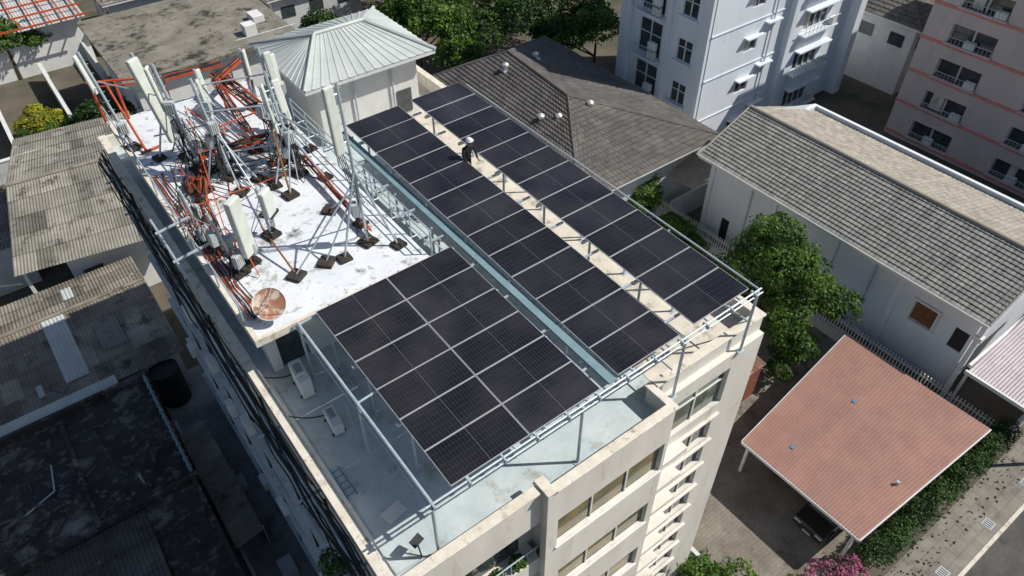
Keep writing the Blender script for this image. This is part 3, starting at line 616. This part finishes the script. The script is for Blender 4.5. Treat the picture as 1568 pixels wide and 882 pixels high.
for z in(-13.9,-10.4,-6.8,-3.3): aw.box(38.4,47.5,17.48,17.546,z,z+.1)
rl.cyl((45.5,17.4,G),(45.5,17.4,4),.06,6)
q.done();f2.done();aw.done();rl.done();ta.done(bevel=.03);cu.done()

# ---------------------------------------------------------------- striped building D
T=group('striped_apartment_building'); q=Part('d_walls',T,'pinkwall'); q.box(54.9,70,-30,10,G,2)
ops=[]
for i in range(6):
    z=-15.65+2.75*i
    for yc in(6.3,-.6,-7.5,-14): ops.append((yc-1.7,yc+1.7,z-.7,z+.7))
q.wall_open('x',54.5,.4,-30,10,G,2,ops); q.done()
q=Part('d_glass',T,'glassdark'); f2=Part('d_frames',T,'pinkwall'); bn=Part('pink_bands',T,'pink'); wn=Part('d_ac',T,'white_paint'); cu=Part('curtains',T,'deck_cream'); rl=Part('d_rails',T,'unitgrey')
for o in ops:
    q.box(54.86,54.88,o[0],o[1],o[2],o[3])
    for k in(0,1,2): y=o[0]+(o[1]-o[0])*k/2; f2.box(54.7,54.85,y-.07,y+.07,o[2],o[3])
    f2.box(54.2,54.75,o[0]-.1,o[1]+.1,o[2]-.12,o[2]); y=o[0]+random.choice((.1,1.3,2.3)); wn.box(54.3,54.65,y,y+.8,o[2]+.003,o[2]+.55)
    if random.random()<.6: y=o[0]+random.uniform(.2,2.2); cu.box(54.84,54.858,y,y+random.uniform(.4,1.0),o[2],o[3])
    for k in range(12): rl.cyl((54.25,o[0]+.3*k,o[2]),(54.25,o[0]+.3*k,o[2]+.5),.02,4)
    rl.cyl((54.25,o[0],o[2]+.5),(54.25,o[1],o[2]+.5),.03,5)
for i in range(7):
    z=-17.0+2.75*i; bn.box(54.42,54.497,-30,10.05,z+.28,z+.5)
q.done();f2.done();bn.done();wn.done(bevel=.03);cu.done();rl.done()

# ---------------------------------------------------------------- house C with grey tiled roof
T=group('tiled_roof_house'); q=Part('c_walls',T,'tower')
q.wall_open('x',32.0,.25,-8.4,10.6,G,-10.6,[(8.2,8.9,G+.1,-14.9),(-6.3,-5.0,-13.6,-12.2),(-8.2,-7.4,-13.9,-12.4)])
q.box(32.25,43,10.35,10.6,G,-10.6); q.box(32.25,43,-8.4,-8.15,G,-10.6); q.box(42.75,43,-8.15,10.35,G,-10.6)
for y in(10.2,5.0,.4,-4.0): q.box(31.88,32.0,y,y+.35,G,-10.7)
q.quad((32,10.6,-10.6),(43,10.6,-10.6),(35.7,10.6,-8.6),(35.7,10.6,-8.6)); q.done()
q=Part('c_roof',T,'tile'); q.tiles((31.0,11.1,-10.45),(31.0,-8.9,-10.45),(35.6,-8.9,-8.5),(35.6,11.1,-8.5),17,70,.05,.03); q.done()
q=Part('c_roof_far',T,'tile_far'); q.tiles((44,-8.9,-11.4),(44,11.1,-11.4),(35.6,11.1,-8.5),(35.6,-8.9,-8.5),24,64,.04,.03); q.done()
q=Part('c_fascia',T,'white_paint'); q.box(30.93,31.0,-8.9,11.1,-10.66,-10.46); q.box(31,32.0,-8.8,11.0,-10.62,-10.56)
q.cyl((30.9,-8.95,-10.45),(30.9,11.15,-10.45),.06,6)
q.box(31.85,31.99,-6.45,-4.85,-13.75,-13.62); q.box(31.85,31.99,-6.45,-4.85,-12.18,-12.05); q.box(31.85,31.99,-6.45,-6.32,-13.62,-12.18); q.box(31.85,31.99,-4.98,-4.85,-13.62,-12.18); q.done()
q=Part('c_ridge',T,'tile_far'); q.cyl((35.6,-8.9,-8.45),(35.6,11.1,-8.45),.13,8)
for s_ in(11.12,-8.92): q.cyl((31,s_,-10.42),(35.6,s_,-8.44),.07,6)
q.done()
q=Part('c_pipes',T,'unitgrey'); q.cyl((31.95,7,G),(31.95,7,-10.6),.05,6); q.cyl((31.95,-2.2,G),(31.95,-2.2,-10.6),.05,6); q.box(31.9,31.99,1.4,1.7,-14.2,-13.9); q.done()
q=Part('c_shutters',T,'wood'); q.box(32.08,32.12,-6.3,-5.0,-13.6,-12.2)
for i in range(9): q.box(32.03,32.08,-6.25,-5.05,-13.55+.15*i,-13.47+.15*i)
q.done()
q=Part('c_door',T,'black'); q.box(32.1,32.15,8.2,8.9,G,-14.9); q.box(32.1,32.15,-8.2,-7.4,-13.9,-12.4); q.done()
q=Part('c_awning',T,'tile_far'); q.corr((31.0,11.0,-13.4),(31.0,13.5,-13.4),(33.5,13.5,-12.6),(33.5,11.0,-12.6),12,.05); q.done()
q=Part('c_posts',T,'white_paint'); q.box(30.9,31.15,-8.9,-8.65,G,-10.66); q.box(30.8,31.2,-9.0,-8.6,-11.6,-11.3); q.done()
T=group('translucent_canopy'); q=Part('sheet',T,'lilac'); q.corr((31.0,-14.2,-13.7),(31.0,-9.2,-13.7),(38.5,-9.2,-12.9),(38.5,-14.2,-12.9),30,.03); q.done()
q=Part('canopy_frame',T,'white_paint'); q.box(30.85,31.0,-14.3,-9.1,-13.9,-13.68); q.box(31,38.6,-9.2,-9.05,-13.5,-13.3)
for y in(-14.2,-9.3): q.box(31.1,31.25,y,y+.15,G,-13.9)
for x in(33,35,37): q.box(x,x+.06,-14.2,-9.2,-13.75,-13.68)
q.done()

# ---------------------------------------------------------------- carport F
T=group('carport'); q=Part('roof_sheet',T,'terra'); 
cA,cB,cC,cD=(18.1,-4.6,-14.35),(18.2,-11.4,-14.35),(28.5,-11.9,-13.95),(28.2,-3.5,-13.95)
q.corr(cB,cA,cD,cC,44,.028,1,'rib'); q.done()
q=Part('roof_trim',T,'white_paint')
for a_,b_ in((cA,cB),(cA,cD),(cB,cC)): q.obox((Vector(a_)+Vector(b_))/2-Vector((0,0,.1)),Vector(b_)-Vector(a_),Vector((0,0,1)).cross(Vector(b_)-Vector(a_)),(0,0,1),(Vector(b_)-Vector(a_)).length,.1,.18)
for x,y in((18.4,-4.9),(18.4,-11.1),(23,-4.4),(23,-11.4),(28.1,-3.8),(28.1,-11.6)): q.box(x-.08,x+.08,y-.08,y+.08,G,-14.5)
q.done()
q=Part('roof_spots',T,'bluetarp')
for x,y in((19.8,-6.4),(24.6,-6.6)): q.obox((x,y,-14.35+.0388*(x-18.15)+.05),(1,.1,.0388),(-.1,1,0),(0,0,1),.25,.18,.02)
q.done()
q=Part('roof_vent',T,'unitgrey'); q.cyl((22.0,-10.8,-14.2),(22.0,-10.8,-13.95),.08,10); q.done()
T=group('parked_car'); prof=[(-2.15,.35),(-2.2,.6),(-2.1,.78),(-1.2,.95),(-.55,1.38),(.7,1.42),(1.5,1.0),(2.1,.92),(2.15,.55),(2.1,.35)]
q=Part('body',T,'carpaint'); cx,cy=20.2,-9.3; n=len(prof)
def ring(sy): return [(cx+a,cy+sy*(.86-(.16 if b>1.2 else (.04 if b>.8 else 0))),G+b) for a,b in prof]
q.v=ring(-1)+ring(1)
for i in range(n): j=(i+1)%n; q.f.append((i,j,n+j,n+i))
q.f.append(tuple(range(n))[::-1]); q.f.append(tuple(range(n,2*n))); q.done(smooth=False,bevel=.06)
q=Part('windows',T,'glassdark'); q.quad((cx-1.14,cy-.68,G+1.01),(cx-1.14,cy+.68,G+1.01),(cx-.6,cy+.6,G+1.385),(cx-.6,cy-.6,G+1.385)); q.done()
q=Part('wheels',T,'black')
for a_ in(-1.35,1.35):
    for s_ in(-1,1): q.cyl((cx+a_,cy+s_*.7,G+.33),(cx+a_,cy+s_*.9,G+.33),.32,16)
q.done(); q=Part('head_lamps',T,'chrome')
for s_ in(-1,1): q.obox((cx-2.12,cy+s_*.6,G+.66),(1,0,.3),(0,1,0),(0,0,1),.12,.38,.14); q.obox((cx-1.0,cy+s_*.95,G+1.0),(1,0,0),(0,1,0),(0,0,1),.12,.16,.1)
q.obox((cx-2.2,cy,G+.42),(1,0,0),(0,1,0),(0,0,1),.02,.45,.12); q.done()
T=group('courtyard_clutter'); q=Part('pots',T,'pot'); 
for i in range(9):
    x=12.6+random.uniform(0,.8)+(i%3)*1.6; y=-4+i*.55; q.cyl((x,y,G),(x,y,G+.35),.14,10,.2)
q.done(); q=Part('boxes',T,'wallgrey'); q.box(16.3,17.0,-2.3,-1.7,G,G+.6); q.box(17.1,17.5,-2.0,-1.3,G,G+.9); q.box(15.2,15.9,-1.0,-.4,G,G+.5); q.box(17.2,18.0,-.8,-.2,G,-15.9); q.done(bevel=.02)
q=Part('planks',T,'wood'); q.obox((14.4,-1.4,G+.1),(1,.6,0),(-.6,1,0),(0,0,1),2,.2,.06); q.obox((14.6,-1.2,G+.17),(1,.4,0),(-.4,1,0),(0,0,1),2,.2,.06); q.done()

T=group('brick_outbuilding'); q=Part('ob_walls',T,'brick'); q.box(17.4,23.0,-1.9,-.9,G,-14.1); q.box(16.6,17.4,-2.1,.2,G,-15.3); q.done()
q=Part('ob_cap',T,'white_paint'); q.box(17.3,23.6,-.9,-.6,G,-13.7); q.box(17.3,17.4,-2.0,-.9,G,-13.95); q.done()
q=Part('ob_roof',T,'rustsheet'); q.corr((17.4,-2.1,-14.1),(23.0,-2.1,-14.1),(23.0,-.9,-13.95),(17.4,-.9,-13.95),22,.03); q.done()
q=Part('ob_lean_to',T,'asb2'); q.corr((15.2,-.4,-15.3),(17.3,-.4,-15.3),(17.3,2.4,-14.8),(15.2,2.4,-14.8),12,.03); q.box(15.3,17.2,0,2.2,G,-15.4); q.done()
T=group('picket_fence'); q=Part('fence_base',T,'wallgrey'); q.box(30.4,30.6,-12.3,16,G,-16.2); q.done()
q=Part('pickets',T,'white_paint')
for i in range(140): y=-12.2+.2*i; q.box(30.46,30.54,y,y+.06,-16.2,-15.2)
q.box(30.44,30.46,-12.3,16,-15.45,-15.38); q.box(30.44,30.46,-12.3,16,-16.0,-15.93); q.done()
q=Part('boundary_wall',None,'wallgrey'); q.box(30.6,38,12.3,12.5,G,-15); q.done()
q=Part('boundary_wall',None,'white_paint'); q.box(30.6,45,-12.5,-12.3,G,-15.6); q.done()
q=Part('boundary_wall',None,'wallgrey'); q.box(12.2,12.4,-12.3,-3,G,-15.4); q.done()
q=Part('boundary_wall',None,'wallgrey'); q.box(20.8,21.0,2.5,12,G,-14.8); q.done()

# ---------------------------------------------------------------- hip roof house A
T=group('hip_roof_house'); q=Part('a_walls',T,'wallgrey'); q.box(22.5,34.5,13.5,32,G,-11.3); q.done()
hip(T,21.6,35.0,12.4,32.6,-11.2,-8.6,26.8,27.5,20.0,'tile_dark','tiles',.33,28.0,20)
def vent(x,y,z):
    V=group('turbine_vent'); v=Part('vent_neck',V,'silver_duct'); v.cyl((x,y,z-.3),(x,y,z+.12),.14,12); v.cyl((x,y,z+.12),(x,y,z+.22),.14,14,.26); v.cyl((x,y,z+.22),(x,y,z+.38),.26,14,.25); v.cyl((x,y,z+.38),(x,y,z+.5),.25,14,.06); v.done()
    v=Part('vent_base',V,'silver_duct'); v.obox((x,y,z-.1),(1,0,.2),(0,1,0),(-.2,0,1),.6,.6,.05); v.done()
for x,y,z in((24.6,20.2,-9.8),(25.4,19.2,-9.6),(27.8,18.7,-9.2),(26.2,26.5,-9.0),(29.3,26.8,-9.2)): vent(x,y,z)

# ---------------------------------------------------------------- houses on the left
T=group('corrugated_roof_house'); q=Part('l1_roof',T,'asb'); q.corr((-8.8,28.6,-12.3),(0.5,27.0,-12.3),(1.6,36,-11.2),(-7.2,37,-11.2),50,.05,5); q.corr((-7.2,37,-11.2),(1.6,36,-11.2),(2.4,44,-12.2),(-5.7,45.0,-12.2),48,.05,5); q.cyl((-7.2,37,-11.12),(1.6,36,-11.12),.12,8); q.done()
q=Part('l1_walls',T,'white_paint'); q.box(-6.0,0,28.9,43,G,-12.5); q.box(-8.4,-8.2,29,29.2,G,-12.4); q.done()
q=Part('l1_windows',T,'glassdark'); q.box(-5.4,-4.2,28.86,28.89,-15,-13.8); q.done()
T=group('corrugated_roof_house'); q=Part('l2_roof',T,'asb2'); q.corr((-16,18.4,-13.9),(-2.6,18.4,-13.9),(-2.6,24.5,-12.9),(-16,24.5,-12.9),70,.05,4); q.corr((-16,24.5,-12.9),(-2.6,24.5,-12.9),(-2.6,28.0,-13.5),(-16,28.0,-13.5),70,.05,3); q.cyl((-16,24.5,-12.83),(-2.6,24.5,-12.83),.12,8); q.done()
q=Part('skylight_strip',T,'white_sheet'); q.corr((-8.5,19.6,-13.62),(-7.3,19.6,-13.62),(-7.3,24.3,-12.84),(-8.5,24.3,-12.84),6,.05); q.corr((-9.9,19.4,-13.64),(-9.6,19.4,-13.64),(-9.6,20.2,-13.5),(-9.9,20.2,-13.5),2,.04); q.corr((-7.0,25.6,-13.0),(-6.4,25.6,-13.0),(-6.4,27.0,-13.24),(-7.0,27.0,-13.24),3,.04); q.done()
q=Part('patch_sheets',T,'asb'); q.corr((-6.2,20.6,-13.45),(-4.9,20.6,-13.45),(-4.9,22.6,-13.12),(-6.2,22.6,-13.12),7,.05); q.done()
q=Part('l2_walls',T,'wallgrey'); q.box(-15.5,-2.9,18.8,27.6,G,-14.0); q.done()
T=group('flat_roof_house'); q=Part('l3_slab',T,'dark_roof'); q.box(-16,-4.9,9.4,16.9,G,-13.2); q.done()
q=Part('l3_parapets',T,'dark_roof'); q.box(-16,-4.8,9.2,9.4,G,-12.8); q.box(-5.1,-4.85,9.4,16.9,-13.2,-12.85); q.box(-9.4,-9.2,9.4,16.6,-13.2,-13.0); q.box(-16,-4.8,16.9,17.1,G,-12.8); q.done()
q=Part('l3_edge_sheet',T,'white_sheet'); q.corr((-16,17.1,-12.95),(-6.2,17.1,-12.95),(-6.2,17.7,-12.7),(-16,17.7,-12.7),46,.04); q.done()
q=Part('l3_pipes',T,'unitgrey'); q.pipe([(-12,12,-13.15),(-10.5,12.6,-13.15),(-10.3,14.2,-13.15)],.04); q.cyl((-7,10.5,-13.2),(-7,10.5,-12.5),.05); q.done()
q=Part('l3_debris',T,'dark_corr')
for i in range(26): x=random.uniform(-13,-5.6);y=random.uniform(9.8,16.4); a_=random.uniform(0,3); q.obox((x,y,-13.15),(math.cos(a_),math.sin(a_),0),(-math.sin(a_),math.cos(a_),0),(0,0,1),random.uniform(.15,.9),random.uniform(.05,.3),random.uniform(.04,.15))
q.done()
q=Part('l3_hose',T,'teal'); q.cyl((-4.98,9.5,-12.8),(-4.98,16.8,-12.8),.07,8)
for i in range(14): q.cyl((-4.98,9.8+i*.5,-12.8),(-4.98,9.9+i*.5,-12.8),.12,8)
q.done()
T=group('corrugated_roof_house'); q=Part('l4_roof',T,'dark_corr'); q.corr((-16,-6,-13.4),(-5.0,-6,-13.4),(-5.0,2.0,-12.2),(-16,2.0,-12.2),60,.05,4); q.corr((-16,2,-12.2),(-7.4,2,-12.2),(-7.4,9.1,-13.2),(-16,9.1,-13.2),46,.05,4); q.done()
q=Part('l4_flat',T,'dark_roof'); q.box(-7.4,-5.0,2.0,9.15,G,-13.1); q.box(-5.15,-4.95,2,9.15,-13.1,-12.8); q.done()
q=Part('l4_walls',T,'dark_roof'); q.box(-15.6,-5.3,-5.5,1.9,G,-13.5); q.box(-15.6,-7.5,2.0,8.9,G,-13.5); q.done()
q=Part('water_tank',None,'black'); q.cyl((-4.0,18.3,G),(-4.0,18.3,-14.4),.8,20); q.cyl((-4.0,18.3,-14.4),(-4.0,18.3,-14.2),.8,20,.3); q.done()
q=Part('alley_gutter',None,'unitgrey'); q.box(-4.75,-4.6,-8,16,G+.013,-16.2); q.box(-3.6,-2.9,4,5,G+.013,-16.3); q.box(-3.4,-3.0,10,10.8,G+.013,-16.5); q.done()
T=group('alley_roof'); q=Part('sheets',T,'asb'); q.corr((-4.8,6,-15.2),(-4.8,14,-15.2),(-3.4,14,-14.9),(-3.4,6,-14.9),36,.04,2); q.done()
q=Part('frames',T,'steel'); 
for y in(6.2,10,13.8): q.cyl((-3.4,y,G),(-3.4,y,-14.95),.04,6); q.cyl((-4.8,y,-15.25),(-3.3,y,-14.95),.03,6)
q.done()

# ---------------------------------------------------------------- background top-left
T=group('concrete_roof_house'); q=Part('tl_walls',T,'white_paint'); q.wall_open('y',44.8,.3,3.6,16.5,G,-10.4,[(9.6,11.2,-13.2,-11.4)]); q.box(3.6,16.5,45.1,57,G,-10.4); q.done()
q=Part('tl_slab',T,'conc_stain'); q.box(2.8,17.4,44.0,58,-10.4,-10.1); q.done()
q=Part('tl_rail',T,'steel'); q.cyl((12,44.2,-9.3),(17.2,44.2,-9.3),.03,6)
for i in range(7): q.cyl((12+i*.85,44.2,-10.1),(12+i*.85,44.2,-9.3),.025,5)
q.done()
q=Part('tl_boxes',T,'white_paint'); q.box(13.5,14.5,46,47,-10.1,-9.2); q.box(15,16,48,49.5,-10.1,-9.5); q.done(bevel=.03)
q=Part('tl_louvre',T,'unitgrey'); q.box(9.6,11.2,44.95,44.98,-13.2,-11.4)
for i in range(8): q.box(9.6,11.2,44.85,44.94,-13.1+.22*i,-13.0+.22*i)
q.done()
T=group('white_house'); q=Part('wh_walls',T,'white_paint'); q.box(-14,-8,34,40,G,-13.5); q.done(); q=Part('wh_roof',T,'conc_stain'); q.corr((-14.5,33.5,-13.4),(-7.6,33.5,-13.4),(-7.6,40.5,-12.6),(-14.5,40.5,-12.6),35,.05); q.done()
T=group('red_frame_house'); q=Part('rh_walls',T,'white_paint'); q.box(-6,4,66,78,G,-12.5); q.done()
q=Part('rh_frame',T,'orange')
for i in range(9): q.box(-6.5+i*1.3,-6.4+i*1.3,64,78.5,-12.0,-11.85)
for i in range(6): q.box(-6.8,4.6,64+i*2.8,64.12+i*2.8,-11.84,-11.7)
q.done(); q=Part('rh_roof',T,'white_sheet'); q.corr((-6.5,65,-12.4),(4.4,65,-12.4),(4.4,78,-12.1),(-6.5,78,-12.1),40,.05); q.done()
fw_=group('compound_wall'); q=Part('wall_run',fw_,'wallgrey'); q.box(-12,3,48.0,48.25,G,-15.2); q.box(-1.2,-.95,48.25,64,G,-15.2); q.box(-6,-5.8,48.25,70,G,-15.3); q.box(3.2,3.45,58,72,G,-15); q.done()
q=Part('wall_cap',fw_,'white_paint'); q.box(-12,3,47.95,48.3,-15.2,-15.1); q.box(-1.25,-.9,48.3,64,-15.2,-15.12); q.box(-6.05,-5.75,48.3,70,-15.3,-15.2); q.done()
def simple_house(name,x0,x1,y0,y1,ze,zr,m,wm='white_paint'):
    T=group(name); q=Part('h_walls',T,wm); q.box(x0+.6,x1-.6,y0+.6,y1-.6,G,ze-.1); q.done()
    q=Part('h_windows',T,'glassdark')
    for i in range(int((x1-x0)/3)): q.box(x0+1.4+i*3,x0+2.8+i*3,y0+.55,y0+.58,ze-2.2,ze-1.1)
    for i in range(int((y1-y0)/3)): q.box(x0+.55,x0+.58,y0+1.4+i*3,y0+2.8+i*3,ze-2.2,ze-1.1)
    q.done()
    if x1-x0>y1-y0: dx=(y1-y0)/2; hip(T,x0,x1,y0,y1,ze,zr,x0+dx,x1-dx,(y0+y1)/2,m,'tiles',.5,None,14)
    else: dx=(x1-x0)/2; hip(T,x0,x1,y0,y1,ze,zr,(x0+x1)/2-.05,(x0+x1)/2+.05,y0+dx,m,'tiles',.5,y1-dx,14)
simple_house('brown_roof_house',60,74,12.5,25,-10.5,-7.5,'tile_dark')
simple_house('brown_roof_house',62,80,27,42,-10.5,-7.5,'tile_dark')
simple_house('grey_roof_house',18.5,29,54,64,-11,-8.5,'asb','wallgrey')
simple_house('grey_roof_house',6,15,64,74,-11.5,-9,'asb','wallgrey')
simple_house('grey_roof_house',18,34,68,80,-11.5,-8.5,'conc_stain')
simple_house('grey_roof_house',-24,-12,44,58,-12,-9.8,'asb2')
simple_house('grey_roof_house',42,54,60,72,-11,-8,'asb')
simple_house('grey_roof_house',-22,-8,64,76,-12,-10,'conc_stain')
simple_house('grey_roof_house',44,58,-36,-24,-11,-8,'tile')
simple_house('grey_roof_house',-36,-20,10,30,-12,-9.5,'asb2')
simple_house('brown_roof_house',6,24,-42,-28,-12,-9,'tile_dark')

# ---------------------------------------------------------------- vegetation
tree('courtyard_tree',26.2,1.2,G,9.5,[(0,0,6.7,2.3),(.9,-.9,6.0,2.0),(-.8,.7,5.6,1.9),(.2,.3,8.0,1.6),(1.5,-2.3,4.7,1.6),(.3,-1.6,4.4,1.9),(2.5,-3.5,4.2,1.3),(-.6,-2.4,3.1,1.4),(-.2,-3.4,2.2,1.1)],24000,.105,'leaf')
tree('fence_tree',28.6,13.4,G,4,[(0,0,2.8,1.4),(.8,.8,3.4,1.1),(-.9,-.4,2.3,1.1)],6000,.11,'leaf')
tree('fence_tree',28.9,9.6,G,3,[(0,0,1.9,1.0),(0,1.2,1.8,.9),(-.3,-1.4,1.6,.9)],4000,.10,'leaf')
tree('broadleaf_tree',26.0,39.0,G,11,[(0,0,7.8,3.2),(2.5,-1,6.8,2.6),(-2,1,6.8,2.6),(1,2,9.2,2.6),(2.0,-3.5,5.0,2.4),(3.4,1,8.4,2.2)],20000,.15,'leaf')
tree('broadleaf_tree',32,42,G,10,[(0,0,6.8,3.4),(3,-1,6.4,3.0),(-3,0,6,2.8),(1,3,8,3.0),(0,-4,5,2.6)],15000,.16,'leafd')
tree('broadleaf_tree',38.5,38,G,10,[(0,0,6.4,3.4),(2.6,-2,6.6,2.8),(-3,-1,5.8,2.8),(1,3,7.6,3),(-1,-4,4.6,2.6),(3,-4,5,2.4)],16000,.16,'leafd')
tree('broadleaf_tree',37,49,G,11,[(0,0,7.4,3.7),(4,0,7,3.4),(-4,0,6.6,3.4),(-7,2,6,3)],12000,.19,'leafd')
tree('broadleaf_tree',44,44,G,11,[(0,0,7.0,3.7),(4,0,6.8,3.4),(-2,-4,6,3)],10000,.18,'leafd')
tree('broadleaf_tree',39.5,31.0,G,8,[(0,0,5.8,2.4),(-1.8,1.5,5.2,2.1),(-2.4,3.4,4.8,2.0)],9000,.13,'leaf')
tree('yard_tree',.3,46.0,G,6,[(0,0,4.0,1.7),(1.6,.6,3.6,1.4),(-1.3,1.0,3.2,1.3)],7000,.12,'leafd')
tree('yard_tree',-3,66,G,6,[(0,0,4,2.2),(2.5,1,3.2,1.8)],5500,.15,'leaf')
tree('yard_tree',20.5,47,G,7,[(0,0,5.4,1.9),(1.6,.4,4.4,1.6)],6000,.13,'leafd')
tree('yard_tree',17.5,59,G,9,[(0,0,7.0,2.0),(1.6,.4,6.2,1.8)],5000,.15,'leafd')
P=group('flowering_bush'); foliage(P,'leafy',[(-3.4,53,-15.7,1.2),(-2.2,53.8,-15.8,1.0),(-4.6,54.2,-16.0,1.0),(-3.4,55.5,-15.8,1.1)],3800,.11); foliage(P,'leaf',[(-3.0,52,-16.2,1.2),(-4.6,53,-16.3,1.0)],2500,.11,'lower_leaves')
P=group('flowering_bush'); foliage(P,'leafp',[(15.8,-11.6,-15.0,1.0),(17,-12.0,-15.3,.9),(14.9,-11.3,-15.6,.8)],3200,.08)
P=group('garden_shrub'); foliage(P,'leaf',[(10.8,-8.6,-14.6,1.3),(12.6,-9.3,-15.4,1.2),(11.8,-7.9,-15.8,1.1)],5000,.09)
P=group('wall_plant'); foliage(P,'leaf',[(-2.7,-5.2,-1.4,.42),(-2.6,-4.5,-1.9,.40),(-2.7,-6.0,-1.9,.45)],2200,.05)
P=group('balcony_plants'); foliage(P,'leaf',[(.3,-7.2,-3.0,.3),(1.0,-7.2,-3.1,.28),(1.7,-7.2,-2.9,.26)],1400,.05)
P=group('garden_shrub'); foliage(P,'leafd',[(14.5,-3.2,-16.4,.8),(16,-2.9,-16.3,.8),(26.8,-1.6,-15.3,1.1),(27.5,2.5,-16,1.0),(24.5,-2.2,-15.6,.8),(25.5,-1.6,-15.2,.9)],6500,.09)
P=group('hedge'); bl=[(18.6+i*.55,-12.05-.01*i,-15.75+.15*math.sin(i*2.1)+random.uniform(-.1,.1),.75) for i in range(23)]; foliage(P,'leafd',bl,20000,.065,flat=1.0)
P=group('distant_trees'); foliage(P,'leafd',[(x,y,-13.5+random.uniform(-1,2),random.uniform(2,3.6)) for x,y in ((58,52),(64,50),(70,52),(50,52),(14,80),(26,88),(40,84),(52,80),(-8,90),(5,92),(80,45),(86,30),(34,58),(31,62))],19000,.22)

# ---------------------------------------------------------------- camera, light
f,psi,th,ro=1128.3,math.radians(53.39),math.radians(43.77),math.radians(-0.5)
fw=Vector((math.cos(psi)*math.cos(th),math.sin(psi)*math.cos(th),-math.sin(th))); r=Vector((math.sin(psi),-math.cos(psi),0)); u=r.cross(fw)
r2=r*math.cos(ro)+u*math.sin(ro); u2=-r*math.sin(ro)+u*math.cos(ro)
cam=bpy.data.cameras.new('camera'); cam.sensor_width=36; cam.lens=36*f/1568; cam.clip_end=1500
co=bpy.data.objects.new('camera',cam); SC.collection.objects.link(co); SC.camera=co
co.matrix_world=Matrix(((r2.x,u2.x,-fw.x,-4.25),(r2.y,u2.y,-fw.y,-15.05),(r2.z,u2.z,-fw.z,17.46),(0,0,0,1)))
el=math.radians(48); S=Vector((.83*math.cos(el),-.557*math.cos(el),math.sin(el)))
sun=bpy.data.lights.new('sun','SUN'); sun.energy=5.0; sun.angle=math.radians(.5); sun.color=(1,.95,.865)
so=bpy.data.objects.new('sun',sun); SC.collection.objects.link(so); so.rotation_euler=S.to_track_quat('Z','Y').to_euler()
wd=bpy.data.worlds.new('World'); SC.world=wd; wd.use_nodes=True; nt=wd.node_tree; bg=nt.nodes['Background']; sk=nt.nodes.new('ShaderNodeTexSky'); sk.sky_type='NISHITA'; sk.sun_disc=False
sk.sun_elevation=el; sk.sun_rotation=math.atan2(S.x,S.y); nt.links.new(sk.outputs[0],bg.inputs[0]); bg.inputs[1].default_value=.085
SC.view_settings.view_transform='Standard'; SC.view_settings.look='None'; SC.view_settings.exposure=0
